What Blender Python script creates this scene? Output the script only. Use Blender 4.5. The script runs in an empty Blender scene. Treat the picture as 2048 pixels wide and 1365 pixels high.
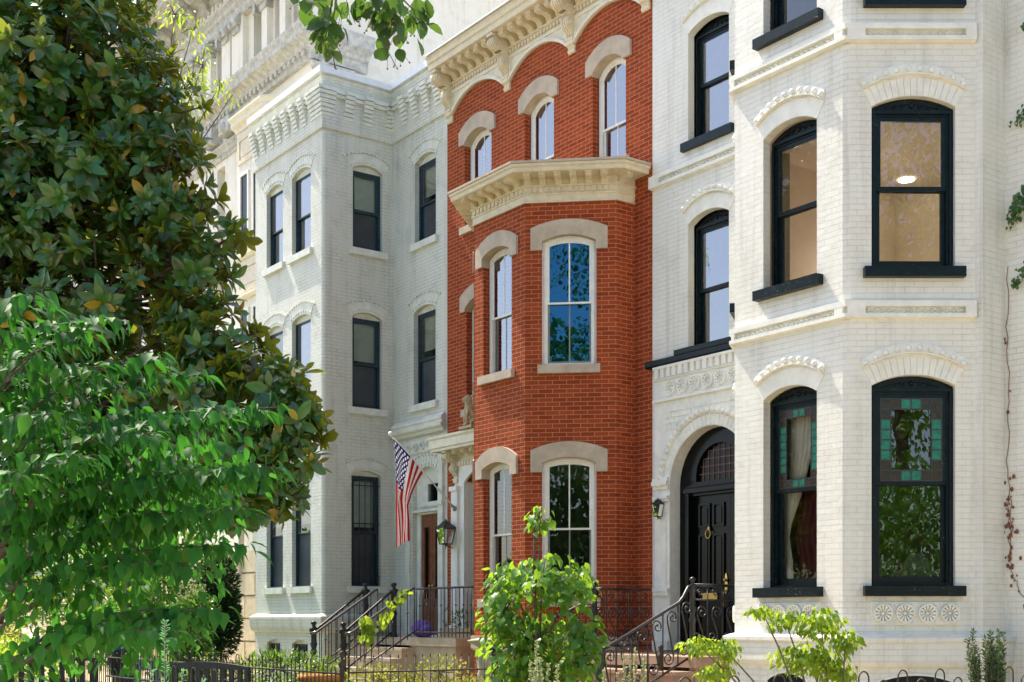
import bpy, math, random
import numpy as np
from mathutils import Vector, Matrix
from mathutils.geometry import tessellate_polygon

S = bpy.context.scene
COL = S.collection
R = math.radians
rnd = random.Random(7)
NR = np.random.default_rng(11)

# ------------------------------------------------------------------ camera, sky, sun
cd = bpy.data.cameras.new("camera")
cam = bpy.data.objects.new("camera", cd)
COL.objects.link(cam)
cam.location = (0, 0, 1.6)
cam.rotation_euler = (R(90), 0, R(90 - 36.116))
cd.sensor_width = 36
cd.lens = 2530 / 2048 * 36
cd.shift_y = (1240 - 682.5) / 2048
cd.clip_start = 0.05
cd.clip_end = 600
S.camera = cam

SUN_TO = Vector((-0.56, -0.092, 0.86)).normalized()      # towards the sun
sun_el = math.asin(SUN_TO.z)
sun_rot = math.atan2(SUN_TO.x, SUN_TO.y)
W = bpy.data.worlds.new("World")
S.world = W
W.use_nodes = True
wn = W.node_tree
sky = wn.nodes.new("ShaderNodeTexSky")
sky.sky_type = 'NISHITA'
sky.sun_disc = False
sky.sun_elevation = sun_el
sky.sun_rotation = sun_rot
sky.air_density = 1.0
sky.dust_density = 2.0
sky.ozone_density = 1.0
wn.links.new(sky.outputs[0], wn.nodes["Background"].inputs[0])
wn.nodes["Background"].inputs[1].default_value = 0.15
sl = bpy.data.lights.new("sun", 'SUN')
sl.energy = 4.8
sl.angle = R(0.55)
sl.color = (1.0, 0.90, 0.74)
so = bpy.data.objects.new("sun", sl)
so.rotation_euler = SUN_TO.to_track_quat('Z', 'Y').to_euler()
so.location = (-20, -5, 30)
COL.objects.link(so)
S.view_settings.view_transform = 'Standard'
S.view_settings.look = 'None'
S.view_settings.exposure = 1.12
S.view_settings.gamma = 1.0
S.render.engine = 'CYCLES'
S.cycles.use_denoising = True
S.cycles.max_bounces = 10
S.cycles.diffuse_bounces = 5
S.cycles.glossy_bounces = 4
S.cycles.transparent_max_bounces = 12
S.cycles.sample_clamp_indirect = 6.0
S.cycles.caustics_reflective = False
S.cycles.caustics_refractive = False

# ------------------------------------------------------------------ materials
def nmat(name):
    m = bpy.data.materials.new(name)
    m.use_nodes = True
    nt = m.node_tree
    return m, nt, nt.nodes["Principled BSDF"], nt.links

def node(nt, typ, **kw):
    n = nt.nodes.new(typ)
    for k, v in kw.items():
        if k.startswith('i_'):
            n.inputs[k[2:].replace('_', ' ')].default_value = v
        else:
            setattr(n, k, v)
    return n

def mixc(nt, fac, a, b, mode='MIX'):
    n = nt.nodes.new("ShaderNodeMix")
    n.data_type = 'RGBA'
    n.blend_type = mode
    for sock, v in ((n.inputs[0], fac), (n.inputs[6], a), (n.inputs[7], b)):
        if hasattr(v, 'is_linked'):
            nt.links.new(v, sock)
        elif isinstance(v, (int, float)):
            sock.default_value = v
        else:
            sock.default_value = (*v, 1)
    return n.outputs[2]

def ramp(nt, src, a, b, va=0.0, vb=1.0):
    n = nt.nodes.new("ShaderNodeMapRange")
    n.inputs[1].default_value = a
    n.inputs[2].default_value = b
    n.inputs[3].default_value = va
    n.inputs[4].default_value = vb
    nt.links.new(src, n.inputs[0])
    return n.outputs[0]

def noise(nt, scale, detail=4, vec=None, rough=0.6):
    n = node(nt, "ShaderNodeTexNoise", i_Scale=scale, i_Detail=detail, i_Roughness=rough)
    if vec is None:
        g = nt.nodes.new("ShaderNodeNewGeometry")
        vec = g.outputs['Position']
    nt.links.new(vec, n.inputs['Vector'])
    return n.outputs['Fac']

def simple(name, col, rough=0.5, metal=0.0, var=0.18, scale=6.0, bump=0.0, bscale=60, spec=0.5):
    m, nt, b, L = nmat(name)
    f = noise(nt, scale)
    dk = tuple(c * (1 - var) for c in col)
    lt = tuple(min(1, c * (1 + var)) for c in col)
    L.new(mixc(nt, ramp(nt, f, 0.3, 0.7), dk, lt), b.inputs['Base Color'])
    b.inputs['Roughness'].default_value = rough
    b.inputs['Metallic'].default_value = metal
    b.inputs['Specular IOR Level'].default_value = spec
    if bump:
        bn = node(nt, "ShaderNodeBump", i_Strength=bump, i_Distance=0.01)
        L.new(noise(nt, bscale, 5), bn.inputs['Height'])
        L.new(bn.outputs[0], b.inputs['Normal'])
    return m

def brickmat(name, base, stain, mortar, red=False, mfac=0.5, bump=0.55, stainamt=0.5, rough=0.6):
    m, nt, b, L = nmat(name)
    uv = nt.nodes.new("ShaderNodeUVMap")
    br = nt.nodes.new("ShaderNodeTexBrick")
    L.new(uv.outputs[0], br.inputs['Vector'])
    br.inputs['Scale'].default_value = 1.0
    br.inputs['Brick Width'].default_value = 0.215
    br.inputs['Row Height'].default_value = 0.0667
    br.inputs['Mortar Size'].default_value = 0.0036 if red else 0.0045
    br.inputs['Mortar Smooth'].default_value = 0.25
    br.inputs['Bias'].default_value = 0.0
    br.offset = 0.5
    if red:
        b.inputs['Specular IOR Level'].default_value = 0.12
        br.inputs['Color1'].default_value = (*base, 1)
        br.inputs['Color2'].default_value = (base[0] * 0.62, base[1] * 0.55, base[2] * 0.6, 1)
        br.inputs['Mortar'].default_value = (*mortar, 1)
        big = noise(nt, 0.9, 4)
        c = mixc(nt, ramp(nt, big, 0.35, 0.7, 0, 0.35), br.outputs['Color'], stain)
        g2 = nt.nodes.new('ShaderNodeNewGeometry'); mp = nt.nodes.new('ShaderNodeMapping'); mp.inputs['Scale'].default_value = (4, 4, .4)
        L.new(g2.outputs['Position'], mp.inputs[0])
        c = mixc(nt, ramp(nt, noise(nt, 1.2, 5, mp.outputs[0]), 0.5, 0.8, 0, 0.45), c, tuple(x * 0.45 for x in base))
        fine = noise(nt, 45, 3)
        c = mixc(nt, ramp(nt, fine, 0.3, 0.7, 0.0, 0.22), c, (base[0] * 0.5, base[1] * 0.5, base[2] * 0.5))
        # keep mortar clean of the stain mix
        c = mixc(nt, br.outputs['Fac'], c, mortar)
        L.new(c, b.inputs['Base Color'])
    else:
        big = noise(nt, 0.7, 5)
        mid = noise(nt, 3.2, 6)
        c = mixc(nt, ramp(nt, big, 0.35, 0.75, 0, stainamt), base, stain)
        c = mixc(nt, ramp(nt, mid, 0.52, 0.8, 0, stainamt), c, tuple(x * 0.72 for x in stain))
        # water streaks and grime running down the wall
        g2 = nt.nodes.new('ShaderNodeNewGeometry'); mp = nt.nodes.new('ShaderNodeMapping'); mp.inputs['Scale'].default_value = (5, 5, .35)
        L.new(g2.outputs['Position'], mp.inputs[0])
        c = mixc(nt, ramp(nt, noise(nt, 1.3, 5, mp.outputs[0]), 0.52, 0.8, 0, 0.5), c, tuple(x * 0.62 for x in stain))
        # paint has failed / gathered grime in some of the joints
        patch = ramp(nt, noise(nt, 1.6, 4), 0.38, 0.66, 0.12, 1.0)
        mm = nt.nodes.new("ShaderNodeMath"); mm.operation = 'MULTIPLY'
        L.new(br.outputs['Fac'], mm.inputs[0]); L.new(patch, mm.inputs[1])
        m2 = nt.nodes.new("ShaderNodeMath"); m2.operation = 'MULTIPLY'
        L.new(mm.outputs[0], m2.inputs[0]); m2.inputs[1].default_value = mfac
        c = mixc(nt, m2.outputs[0], c, mortar)
        L.new(c, b.inputs['Base Color'])
    b.inputs['Roughness'].default_value = rough
    inv = nt.nodes.new("ShaderNodeMath"); inv.operation = 'SUBTRACT'
    inv.inputs[0].default_value = 1.0
    L.new(br.outputs['Fac'], inv.inputs[1])
    ad = nt.nodes.new("ShaderNodeMath"); ad.operation = 'ADD'
    L.new(inv.outputs[0], ad.inputs[0])
    mu = nt.nodes.new("ShaderNodeMath"); mu.operation = 'MULTIPLY'
    L.new(noise(nt, 9, 5), mu.inputs[0]); mu.inputs[1].default_value = 1.1
    L.new(mu.outputs[0], ad.inputs[1])
    bn = node(nt, "ShaderNodeBump", i_Strength=bump, i_Distance=0.006)
    L.new(ad.outputs[0], bn.inputs['Height'])
    L.new(bn.outputs[0], b.inputs['Normal'])
    return m

def leafmat(name, top, under, trans, tamt=0.35, rough=0.4, var=0.35, spec=0.4, alt=None, altp=0.1):
    m, nt, b, L = nmat(name)
    g = nt.nodes.new("ShaderNodeNewGeometry")
    rp = g.outputs['Random Per Island']
    c = mixc(nt, rp, tuple(x * (1 - var) for x in top), tuple(min(1, x * (1 + var)) for x in top))
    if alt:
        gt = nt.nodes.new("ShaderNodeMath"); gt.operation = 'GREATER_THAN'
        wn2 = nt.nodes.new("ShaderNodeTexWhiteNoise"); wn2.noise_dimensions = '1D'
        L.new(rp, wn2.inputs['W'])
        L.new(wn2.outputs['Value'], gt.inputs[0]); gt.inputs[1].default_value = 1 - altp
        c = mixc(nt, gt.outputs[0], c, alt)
    c = mixc(nt, g.outputs['Backfacing'], c, under)
    L.new(c, b.inputs['Base Color'])
    b.inputs['Roughness'].default_value = rough
    b.inputs['Specular IOR Level'].default_value = spec
    tr = nt.nodes.new("ShaderNodeBsdfTranslucent")
    tr.inputs[0].default_value = (*trans, 1)
    ms = nt.nodes.new("ShaderNodeMixShader")
    ms.inputs[0].default_value = tamt
    L.new(b.outputs[0], ms.inputs[1]); L.new(tr.outputs[0], ms.inputs[2])
    L.new(ms.outputs[0], nt.nodes["Material Output"].inputs[0])
    return m

def glassmat(name, tint=(0.9, 0.95, 0.93), ior=1.75, refl=(1, 1, 1), wave=0.0006):
    m, nt, b, L = nmat(name)
    nt.nodes.remove(b)
    t = nt.nodes.new("ShaderNodeBsdfTransparent"); t.inputs[0].default_value = (*tint, 1)
    gl = nt.nodes.new("ShaderNodeBsdfGlossy"); gl.inputs['Roughness'].default_value = 0.0
    gl.inputs[0].default_value = (*refl, 1)
    fr = nt.nodes.new("ShaderNodeFresnel"); fr.inputs[0].default_value = ior
    bn = node(nt, "ShaderNodeBump", i_Strength=1.0, i_Distance=wave)
    L.new(noise(nt, 2.2, 2), bn.inputs['Height'])
    L.new(bn.outputs[0], gl.inputs['Normal'])
    ms = nt.nodes.new("ShaderNodeMixShader")
    L.new(fr.outputs[0], ms.inputs[0]); L.new(t.outputs[0], ms.inputs[1]); L.new(gl.outputs[0], ms.inputs[2])
    L.new(ms.outputs[0], nt.nodes["Material Output"].inputs[0])
    return m

def emitmat(name, col, st):
    m, nt, b, L = nmat(name)
    b.inputs['Emission Color'].default_value = (*col, 1)
    b.inputs['Emission Strength'].default_value = st
    return m

M = {}
M['wbrick'] = brickmat('white_painted_brick', (0.80, 0.80, 0.75), (0.68, 0.65, 0.55), (0.42, 0.42, 0.38), stainamt=0.38, mfac=0.32, bump=0.8)
M['lbrick'] = brickmat('grey_green_painted_brick', (0.68, 0.70, 0.63), (0.55, 0.54, 0.46), (0.34, 0.33, 0.28), stainamt=0.5, mfac=0.85, bump=0.8)
M['cbrick'] = brickmat('cream_painted_brick', (0.90, 0.86, 0.74), (0.70, 0.64, 0.50), (0.55, 0.52, 0.45), stainamt=0.35, mfac=0.4, bump=0.4)
M['rbrick'] = brickmat('red_brick', (0.40, 0.077, 0.024), (0.26, 0.048, 0.017), (0.54, 0.28, 0.15), red=True, bump=0.5, rough=0.8)
M['stone'] = simple('tan_sandstone', (0.48, 0.40, 0.31), 0.8, var=0.16, scale=5, bump=0.3, bscale=40)
M['brown'] = simple('brownstone', (0.36, 0.235, 0.165), 0.8, var=0.2, scale=4, bump=0.3, bscale=30)
M['cream'] = simple('cream_wood_paint', (0.68, 0.60, 0.44), 0.5, var=0.10, scale=9, bump=0.08, bscale=80)
M['creamlt'] = simple('pale_cream_paint', (0.74, 0.70, 0.56), 0.5, var=0.10, scale=7, bump=0.08)
M['white'] = simple('white_wood_paint', (0.80, 0.80, 0.76), 0.4, var=0.06, scale=8)
M['lpaint'] = simple('pale_green_grey_paint', (0.68, 0.70, 0.63), 0.5, var=0.14, scale=5, bump=0.15, bscale=30)
M['wpaint'] = simple('white_masonry_paint', (0.80, 0.80, 0.74), 0.5, var=0.10, scale=6, bump=0.12, bscale=40)
M['greystone'] = simple('weathered_grey_trim', (0.50, 0.50, 0.46), 0.7, var=0.3, scale=7, bump=0.3, bscale=40)
M['base'] = simple('yellow_rusticated_stone', (0.62, 0.53, 0.36), 0.85, var=0.15, scale=4, bump=0.8, bscale=14)
M['navy'] = simple('blue_black_gloss_paint', (0.004, 0.011, 0.014), 0.35, var=0.4, scale=12, bump=0.12, bscale=50, spec=0.22)
# chips of pale undercoat in the dark paint
def chips(m):
    nt = m.node_tree; b = nt.nodes["Principled BSDF"]; src = b.inputs['Base Color'].links[0].from_socket
    a = ramp(nt, noise(nt, 70, 3), 0.66, 0.70); c = ramp(nt, noise(nt, 2.5, 3), 0.5, 0.62)
    mm = nt.nodes.new("ShaderNodeMath"); mm.operation = 'MULTIPLY'; nt.links.new(a, mm.inputs[0]); nt.links.new(c, mm.inputs[1])
    nt.links.new(mixc(nt, mm.outputs[0], src, (0.35, 0.36, 0.34)), b.inputs['Base Color'])
chips(M['navy'])
M['teal'] = simple('dark_teal_paint', (0.010, 0.036, 0.054), 0.4, var=0.35, scale=9)
M['black'] = simple('black_door_gloss', (0.003, 0.004, 0.0045), 0.22, var=0.3, scale=3, spec=0.2)
M['iron'] = simple('black_wrought_iron', (0.018, 0.018, 0.020), 0.38, var=0.4, scale=30, bump=0.2, bscale=90)
M['rail'] = simple('sunlit_handrail_iron', (0.06, 0.06, 0.06), 0.25, var=0.3, spec=1.0)  # lighter, glossier iron: sun on the rail put into its colour
M['rust'] = simple('rusty_fence_iron', (0.05, 0.035, 0.025), 0.6, var=0.5, scale=25)
M['brass'] = simple('brass', (0.62, 0.42, 0.14), 0.28, metal=1.0, var=0.15)
M['door'] = simple('varnished_wood', (0.20, 0.075, 0.035), 0.35, var=0.35, scale=8)
M['darkwood'] = simple('dark_slat_wood', (0.035, 0.033, 0.035), 0.6, var=0.4, scale=10)
M['sashgrey'] = simple('grey_storm_sash', (0.23, 0.23, 0.22), 0.4, var=0.1)
M['shade'] = simple('pale_blind', (0.72, 0.78, 0.68), 0.8, var=0.08)
M['curtain'] = simple('ivory_curtain', (0.78, 0.74, 0.62), 0.9, var=0.08)
M['drape'] = simple('dark_red_drape', (0.10, 0.018, 0.018), 0.9, var=0.3)
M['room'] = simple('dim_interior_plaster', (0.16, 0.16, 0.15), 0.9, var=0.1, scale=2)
M['beige'] = simple('warm_beige_interior', (0.62, 0.50, 0.39), 0.9, var=0.08, scale=2)
M['flash'] = simple('white_roof_flashing', (0.80, 0.81, 0.84), 0.45, var=0.05)
M['roofing'] = simple('white_bounce_roof', (0.78, 0.76, 0.72), 0.9)  # unseen roofs made white to bounce sun onto the cream side wall
M['glass'] = glassmat('window_glass', (0.92, 0.95, 0.93), 2.0)
M['glasslow'] = glassmat('dim_window_glass', (0.75, 0.85, 0.84), 1.6)
M['glassblue'] = glassmat('blue_sky_tint_glass', (0.25, 0.4, 0.5), 2.7, (0.13, 0.50, 0.85))  # blue of the reflected sky put into the reflection tint
M['glasssky'] = glassmat('reflective_storm_glass', (0.9, 0.93, 0.95), 3.4, (0.96, 0.96, 1.0))
M['glassmid'] = glassmat('upper_bay_glass', (0.95, 0.96, 0.95), 1.85)
M['screen'] = simple('insect_screen', (0.040, 0.050, 0.056), 0.6, var=0.35, scale=2)
M['glassclear'] = glassmat('clear_old_glass', (0.95, 0.96, 0.95), 1.5)
M['stone_dark'] = simple('lion_cast_stone', (0.46, 0.38, 0.24), 0.8, var=0.25, scale=12, bump=0.3)
M['terra'] = simple('terracotta', (0.52, 0.21, 0.05), 0.7, var=0.15)
M['metergrey'] = simple('meter_grey_paint', (0.45, 0.47, 0.44), 0.5, var=0.15)
M['lead'] = simple('lead_came', (0.03, 0.03, 0.03), 0.4)
M['stgreen'] = simple('green_stained_glass', (0.012, 0.17, 0.11), 0.12, var=0.3, scale=20, bump=0.3, bscale=60)
M['stbrown'] = simple('brown_stained_glass', (0.030, 0.017, 0.008), 0.12, var=0.5, scale=14, bump=0.3, bscale=60)
M['bark'] = simple('grey_brown_bark', (0.09, 0.07, 0.055), 0.9, var=0.4, scale=14, bump=0.7, bscale=30)
M['soil'] = simple('warm_bounce_gravel', (0.44, 0.34, 0.22), 0.95, var=0.3, scale=3, bump=0.5, bscale=12)  # mostly unseen ground made pale and tan to bounce warm light upward
M['asphalt'] = simple('asphalt', (0.05, 0.05, 0.052), 0.9, var=0.2, scale=2, bump=0.3, bscale=80)
M['concrete'] = simple('concrete_pavement', (0.48, 0.44, 0.37), 0.85, var=0.15, scale=2, bump=0.2, bscale=50)
M['lawn'] = simple('lawn', (0.07, 0.12, 0.03), 0.95, var=0.4, scale=6, bump=0.6, bscale=60)
M['mag'] = leafmat('magnolia_leaf', (0.030, 0.115, 0.030), (0.11, 0.10, 0.018), (0.46, 0.54, 0.03), 0.27, rough=0.20, spec=0.6, var=0.55, alt=(0.34, 0.22, 0.02), altp=0.05)  # alt gold imitates sun-backlit leaves by colour
M['dog'] = leafmat('dogwood_leaf', (0.022, 0.108, 0.022), (0.04, 0.115, 0.035), (0.09, 0.37, 0.03), 0.36, rough=0.6, spec=0.25, var=0.6, alt=(0.10, 0.22, 0.03), altp=0.12)
M['redb'] = leafmat('redbud_leaf', (0.04, 0.145, 0.022), (0.08, 0.18, 0.04), (0.34, 0.58, 0.03), 0.42, rough=0.4)
M['maple'] = leafmat('maple_leaf', (0.10, 0.20, 0.025), (0.12, 0.20, 0.04), (0.45, 0.60, 0.03), 0.5, rough=0.4)
M['linden'] = leafmat('linden_leaf', (0.05, 0.12, 0.025), (0.07, 0.13, 0.045), (0.14, 0.28, 0.03), 0.35, rough=0.5)
M['shrub'] = leafmat('shrub_leaf', (0.035, 0.11, 0.025), (0.06, 0.12, 0.04), (0.22, 0.40, 0.03), 0.4, rough=0.35)
M['yew'] = leafmat('yew_needle', (0.02, 0.06, 0.018), (0.03, 0.07, 0.03), (0.08, 0.16, 0.02), 0.25, rough=0.6)
M['gold'] = leafmat('golden_leaf', (0.30, 0.32, 0.06), (0.30, 0.30, 0.08), (0.60, 0.60, 0.08), 0.45, rough=0.5)
M['lime'] = leafmat('lime_leaf', (0.12, 0.24, 0.03), (0.14, 0.24, 0.05), (0.50, 0.65, 0.05), 0.5, rough=0.4)
M['rosem'] = leafmat('rosemary_leaf', (0.022, 0.055, 0.018), (0.05, 0.075, 0.035), (0.1, 0.2, 0.04), 0.25, rough=0.6)
M['pale'] = leafmat('pale_spike', (0.32, 0.36, 0.20), (0.32, 0.36, 0.20), (0.4, 0.5, 0.2), 0.3, rough=0.7)
M['mint'] = leafmat('mint_spike', (0.12, 0.30, 0.12), (0.12, 0.28, 0.12), (0.2, 0.5, 0.2), 0.35, rough=0.6)
M['creeper'] = leafmat('creeper_leaf', (0.05, 0.12, 0.03), (0.07, 0.13, 0.05), (0.2, 0.35, 0.05), 0.3, rough=0.4)
M['bud'] = simple('magnolia_bud', (0.42, 0.40, 0.20), 0.6)
M['skin'] = simple('skin', (0.50, 0.30, 0.21), 0.5, var=0.06)
M['blue'] = simple('blue_cotton', (0.03, 0.07, 0.28), 0.9)
M['shorts'] = simple('black_cotton', (0.012, 0.012, 0.015), 0.9)
M['hair'] = simple('dark_hair', (0.03, 0.02, 0.015), 0.6)
M['chairblue'] = simple('blue_grey_plastic', (0.26, 0.32, 0.38), 0.5)
M['rustbrown'] = simple('dead_ivy', (0.20, 0.075, 0.035), 0.9, var=0.4, scale=20)
M['stem'] = simple('grey_stem', (0.16, 0.13, 0.10), 0.8, var=0.3, scale=20)
M['purple'] = simple('purple_fabric', (0.12, 0.06, 0.30), 0.8)
M['lampglass'] = glassmat('lantern_glass', (0.85, 0.85, 0.8), 1.5, wave=0.004)
M['lampon'] = emitmat('ceiling_lamp_glow', (1.0, 0.90, 0.72), 5.0)
M['tangold'] = simple('tan_upholstery', (0.42, 0.27, 0.11), 0.8)
M['grey_up'] = simple('grey_upholstery', (0.10, 0.11, 0.12), 0.9)

# ------------------------------------------------------------------ mesh helpers
ORG = {}

def thing(name, label, cat, loc=(0, 0, 0), group=None):
    o = bpy.data.objects.new(name, None)
    COL.objects.link(o)
    o.empty_display_size = 0.2
    o.location = loc
    ORG[o.name] = Vector(loc)
    o['label'] = label
    o['category'] = cat
    if group:
        o['group'] = group
    return o

def tag(o, label, cat, group=None):
    o['label'] = label
    o['category'] = cat
    if group:
        o['group'] = group
    return o

class Fr:
    """frame of a wall: u runs along it, v out of it, z up"""
    def __init__(s, x, y, deg=0.0):
        a = R(deg)
        s.o = Vector((x, y, 0)); s.d = Vector((math.cos(a), math.sin(a), 0)); s.n = Vector((math.sin(a), -math.cos(a), 0))
    def p(s, u, v, z):
        return s.o + s.d * u + s.n * v + Vector((0, 0, z))

def arc(u0, u1, zs, zc, n=10):
    """points of a segmental arch from left to right"""
    w = (u1 - u0) / 2; h = zc - zs
    if h < 1e-4:
        return [(u0, zs), (u1, zs)]
    r = (w * w + h * h) / (2 * h); cz = zc - r; cu = (u0 + u1) / 2
    a = math.atan2(zs - cz, w)
    return [(cu + r * math.cos(t), cz + r * math.sin(t)) for t in [math.pi - a + (2 * a - math.pi) * i / n for i in range(n + 1)]]

def arch(u0, u1, z0, zs, zc, n=10):
    """closed outline of an arched opening, counter clockwise"""
    return [(u0, z0), (u1, z0)] + list(reversed(arc(u0, u1, zs, zc, n)))

def area2(p):
    return sum(p[i][0] * p[(i + 1) % len(p)][1] - p[(i + 1) % len(p)][0] * p[i][1] for i in range(len(p)))

class MB:
    def __init__(s):
        s.v = []; s.f = []; s.uv = {}; s.sm = set()
    def face(s, pts, uv=None, smooth=False):
        i = len(s.v)
        s.v.extend([tuple(p) for p in pts])
        s.f.append(tuple(range(i, i + len(pts))))
        if uv: s.uv[len(s.f) - 1] = uv
        if smooth: s.sm.add(len(s.f) - 1)
    def box(s, fr, u0, u1, v0, v1, z0, z1):
        c = [fr.p(u, v, z) for z in (z0, z1) for v in (v0, v1) for u in (u0, u1)]
        i = len(s.v); s.v.extend([tuple(p) for p in c])
        for q in ((0, 2, 3, 1), (4, 5, 7, 6), (0, 1, 5, 4), (2, 6, 7, 3), (0, 4, 6, 2), (1, 3, 7, 5)):
            s.f.append(tuple(i + k for k in reversed(q)))
            a = [((u0, u1)[k & 1] + (v0, v1)[(k >> 1) & 1], (z0, z1)[k >> 2]) for k in reversed(q)]
            s.uv[len(s.f) - 1] = a
    def tess(s, fr, v, outer, holes=(), back=False, uvo=0.0):
        loops = [outer] + list(holes)
        tri = tessellate_polygon([[Vector((u, z, 0)) for u, z in l] for l in loops])
        flat = [p for l in loops for p in l]
        i = len(s.v)
        s.v.extend([tuple(fr.p(u, v, z)) for u, z in flat])
        for t in tri:
            t = list(t)
            if area2([flat[k] for k in t]) < 0: t.reverse()
            if back: t.reverse()
            s.f.append(tuple(i + k for k in t))
            s.uv[len(s.f) - 1] = [(flat[k][0] + uvo, flat[k][1]) for k in t]
    def rim(s, fr, loop, va, vb, smooth=False, inward=False, uvo=0.0):
        n = len(loop)
        if area2(loop) < 0: loop = list(reversed(loop))
        for k in range(n):
            a, b = loop[k], loop[(k + 1) % n]
            q = [fr.p(a[0], va, a[1]), fr.p(a[0], vb, a[1]), fr.p(b[0], vb, b[1]), fr.p(b[0], va, b[1])]
            ua = a[0] + uvo
            uv = [(ua, a[1]), (ua + vb - va, a[1]), (ua + vb - va, b[1]), (ua, b[1])]
            if inward: q.reverse(); uv.reverse()
            s.face(q, uv, smooth)
    def ext(s, fr, outer, v0, v1, holes=(), smooth=False):
        """prism of a flat outline between v0 (back) and v1 (front)"""
        if area2(outer) < 0: outer = list(reversed(outer))
        s.tess(fr, v1, outer, holes); s.tess(fr, v0, outer, holes, back=True)
        s.rim(fr, outer, v1, v0, smooth)
        for h in holes: s.rim(fr, h, v1, v0, smooth, inward=True)
    def wall(s, fr, u0, u1, z0, z1, holes=(), depth=0.12, uvo=0.0):
        s.tess(fr, 0, [(u0, z0), (u1, z0), (u1, z1), (u0, z1)], holes, uvo=uvo)
        for h in holes: s.rim(fr, h, 0, -depth, inward=True, uvo=uvo)
    def tube(s, pts, r, n=6, cap=True, smooth=True):
        pts = [Vector(p) for p in pts]
        rs = r if isinstance(r, (list, tuple)) else [r] * len(pts)
        i0 = len(s.v)
        t0 = (pts[1] - pts[0]).normalized()
        nx = t0.orthogonal().normalized()
        for k, p in enumerate(pts):
            t = (pts[min(k + 1, len(pts) - 1)] - pts[max(k - 1, 0)])
            t = t.normalized() if t.length > 1e-9 else t0
            nx = nx - t * nx.dot(t)
            nx = nx.normalized() if nx.length > 1e-6 else t.orthogonal().normalized()
            ny = t.cross(nx)
            for j in range(n):
                a = 2 * math.pi * j / n
                s.v.append(tuple(p + (nx * math.cos(a) + ny * math.sin(a)) * rs[k]))
        for k in range(len(pts) - 1):
            for j in range(n):
                a = i0 + k * n + j; b = i0 + k * n + (j + 1) % n
                s.f.append((a, b, b + n, a + n))
                if smooth: s.sm.add(len(s.f) - 1)
        if cap:
            s.f.append(tuple(i0 + j for j in reversed(range(n))))
            s.f.append(tuple(i0 + (len(pts) - 1) * n + j for j in range(n)))
    def lathe(s, c, prof, n=14, axis=None, smooth=True):
        """profile of (r, h) turned about an axis through c"""
        c = Vector(c); ax = Vector(axis or (0, 0, 1)).normalized(); ex = ax.orthogonal().normalized(); ey = ax.cross(ex)
        i0 = len(s.v)
        for r, h in prof:
            for j in range(n):
                a = 2 * math.pi * j / n
                s.v.append(tuple(c + ax * h + (ex * math.cos(a) + ey * math.sin(a)) * max(r, 1e-4)))
        for k in range(len(prof) - 1):
            for j in range(n):
                a = i0 + k * n + j; b = i0 + k * n + (j + 1) % n
                s.f.append((a, b, b + n, a + n))
                if smooth: s.sm.add(len(s.f) - 1)
        s.f.append(tuple(i0 + j for j in reversed(range(n))))
        s.f.append(tuple(i0 + (len(prof) - 1) * n + j for j in range(n)))
    def ball(s, c, r, n=10, sx=1, sy=1, sz=1):
        c = Vector(c); i0 = len(s.v); m = max(4, n // 2)
        for k in range(m + 1):
            t = math.pi * k / m
            for j in range(n):
                a = 2 * math.pi * j / n
                s.v.append((c.x + r * sx * math.sin(t) * math.cos(a), c.y + r * sy * math.sin(t) * math.sin(a), c.z + r * sz * math.cos(t)))
        for k in range(m):
            for j in range(n):
                a = i0 + k * n + j; b = i0 + k * n + (j + 1) % n
                s.f.append((a, a + n, b + n, b)); s.sm.add(len(s.f) - 1)
    def sweep(s, prof, path, smooth=False):
        """profile of (out, z) run along a plan path with mitred corners; out is to the right of travel"""
        P = [Vector((x, y, 0)) for x, y in path]
        ds = [(P[i + 1] - P[i]).normalized() for i in range(len(P) - 1)]
        ns = [Vector((d.y, -d.x, 0)) for d in ds]
        ms = []
        for i in range(len(P)):
            if i == 0: ms.append(ns[0])
            elif i == len(P) - 1: ms.append(ns[-1])
            else:
                b = (ns[i - 1] + ns[i]).normalized(); ms.append(b / max(0.25, b.dot(ns[i])))
        i0 = len(s.v); k = len(prof); cl = [0.0]
        for d, a, b in zip(ds, P, P[1:]): cl.append(cl[-1] + (b - a).length)
        for p, m in zip(P, ms):
            for o, z in prof: s.v.append((p.x + m.x * o, p.y + m.y * o, z))
        for i in range(len(P) - 1):
            for j in range(k - 1):
                a = i0 + i * k + j
                s.f.append((a, a + k, a + k + 1, a + 1))
                o0, z0 = prof[j]; o1, z1 = prof[j + 1]
                s.uv[len(s.f) - 1] = [(cl[i], z0), (cl[i + 1], z0), (cl[i + 1], z1), (cl[i], z1)]
                if smooth: s.sm.add(len(s.f) - 1)
        s.f.append(tuple(i0 + j for j in reversed(range(k))))
        s.f.append(tuple(i0 + (len(P) - 1) * k + j for j in range(k)))
    def build(s, name, mat, parent=None, origin=None):
        me = bpy.data.meshes.new(name)
        org = Vector(origin) if origin is not None else (ORG[parent.name] if parent is not None else Vector((0, 0, 0)))
        me.from_pydata([(a - org.x, b - org.y, c - org.z) for a, b, c in s.v], [], s.f)
        me.materials.append(M[mat] if isinstance(mat, str) else mat)
        if s.uv:
            ul = me.uv_layers.new(name="UVMap")
            for p in me.polygons:
                q = s.uv.get(p.index)
                if q:
                    for li, c in zip(p.loop_indices, q): ul.data[li].uv = c
        if s.sm:
            fl = [False] * len(me.polygons)
            for i in s.sm: fl[i] = True
            me.polygons.foreach_set('use_smooth', fl)
        me.update()
        o = bpy.data.objects.new(name, me)
        COL.objects.link(o)
        if parent is not None:
            o.parent = parent
            ORG[o.name] = org
        else:
            o.location = org
            ORG[o.name] = org
        return o

def struct(name, mb, mat, origin=(0, 0, 0)):
    o = mb.build(name, mat, None, origin)
    o['kind'] = 'structure'
    return o

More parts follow.
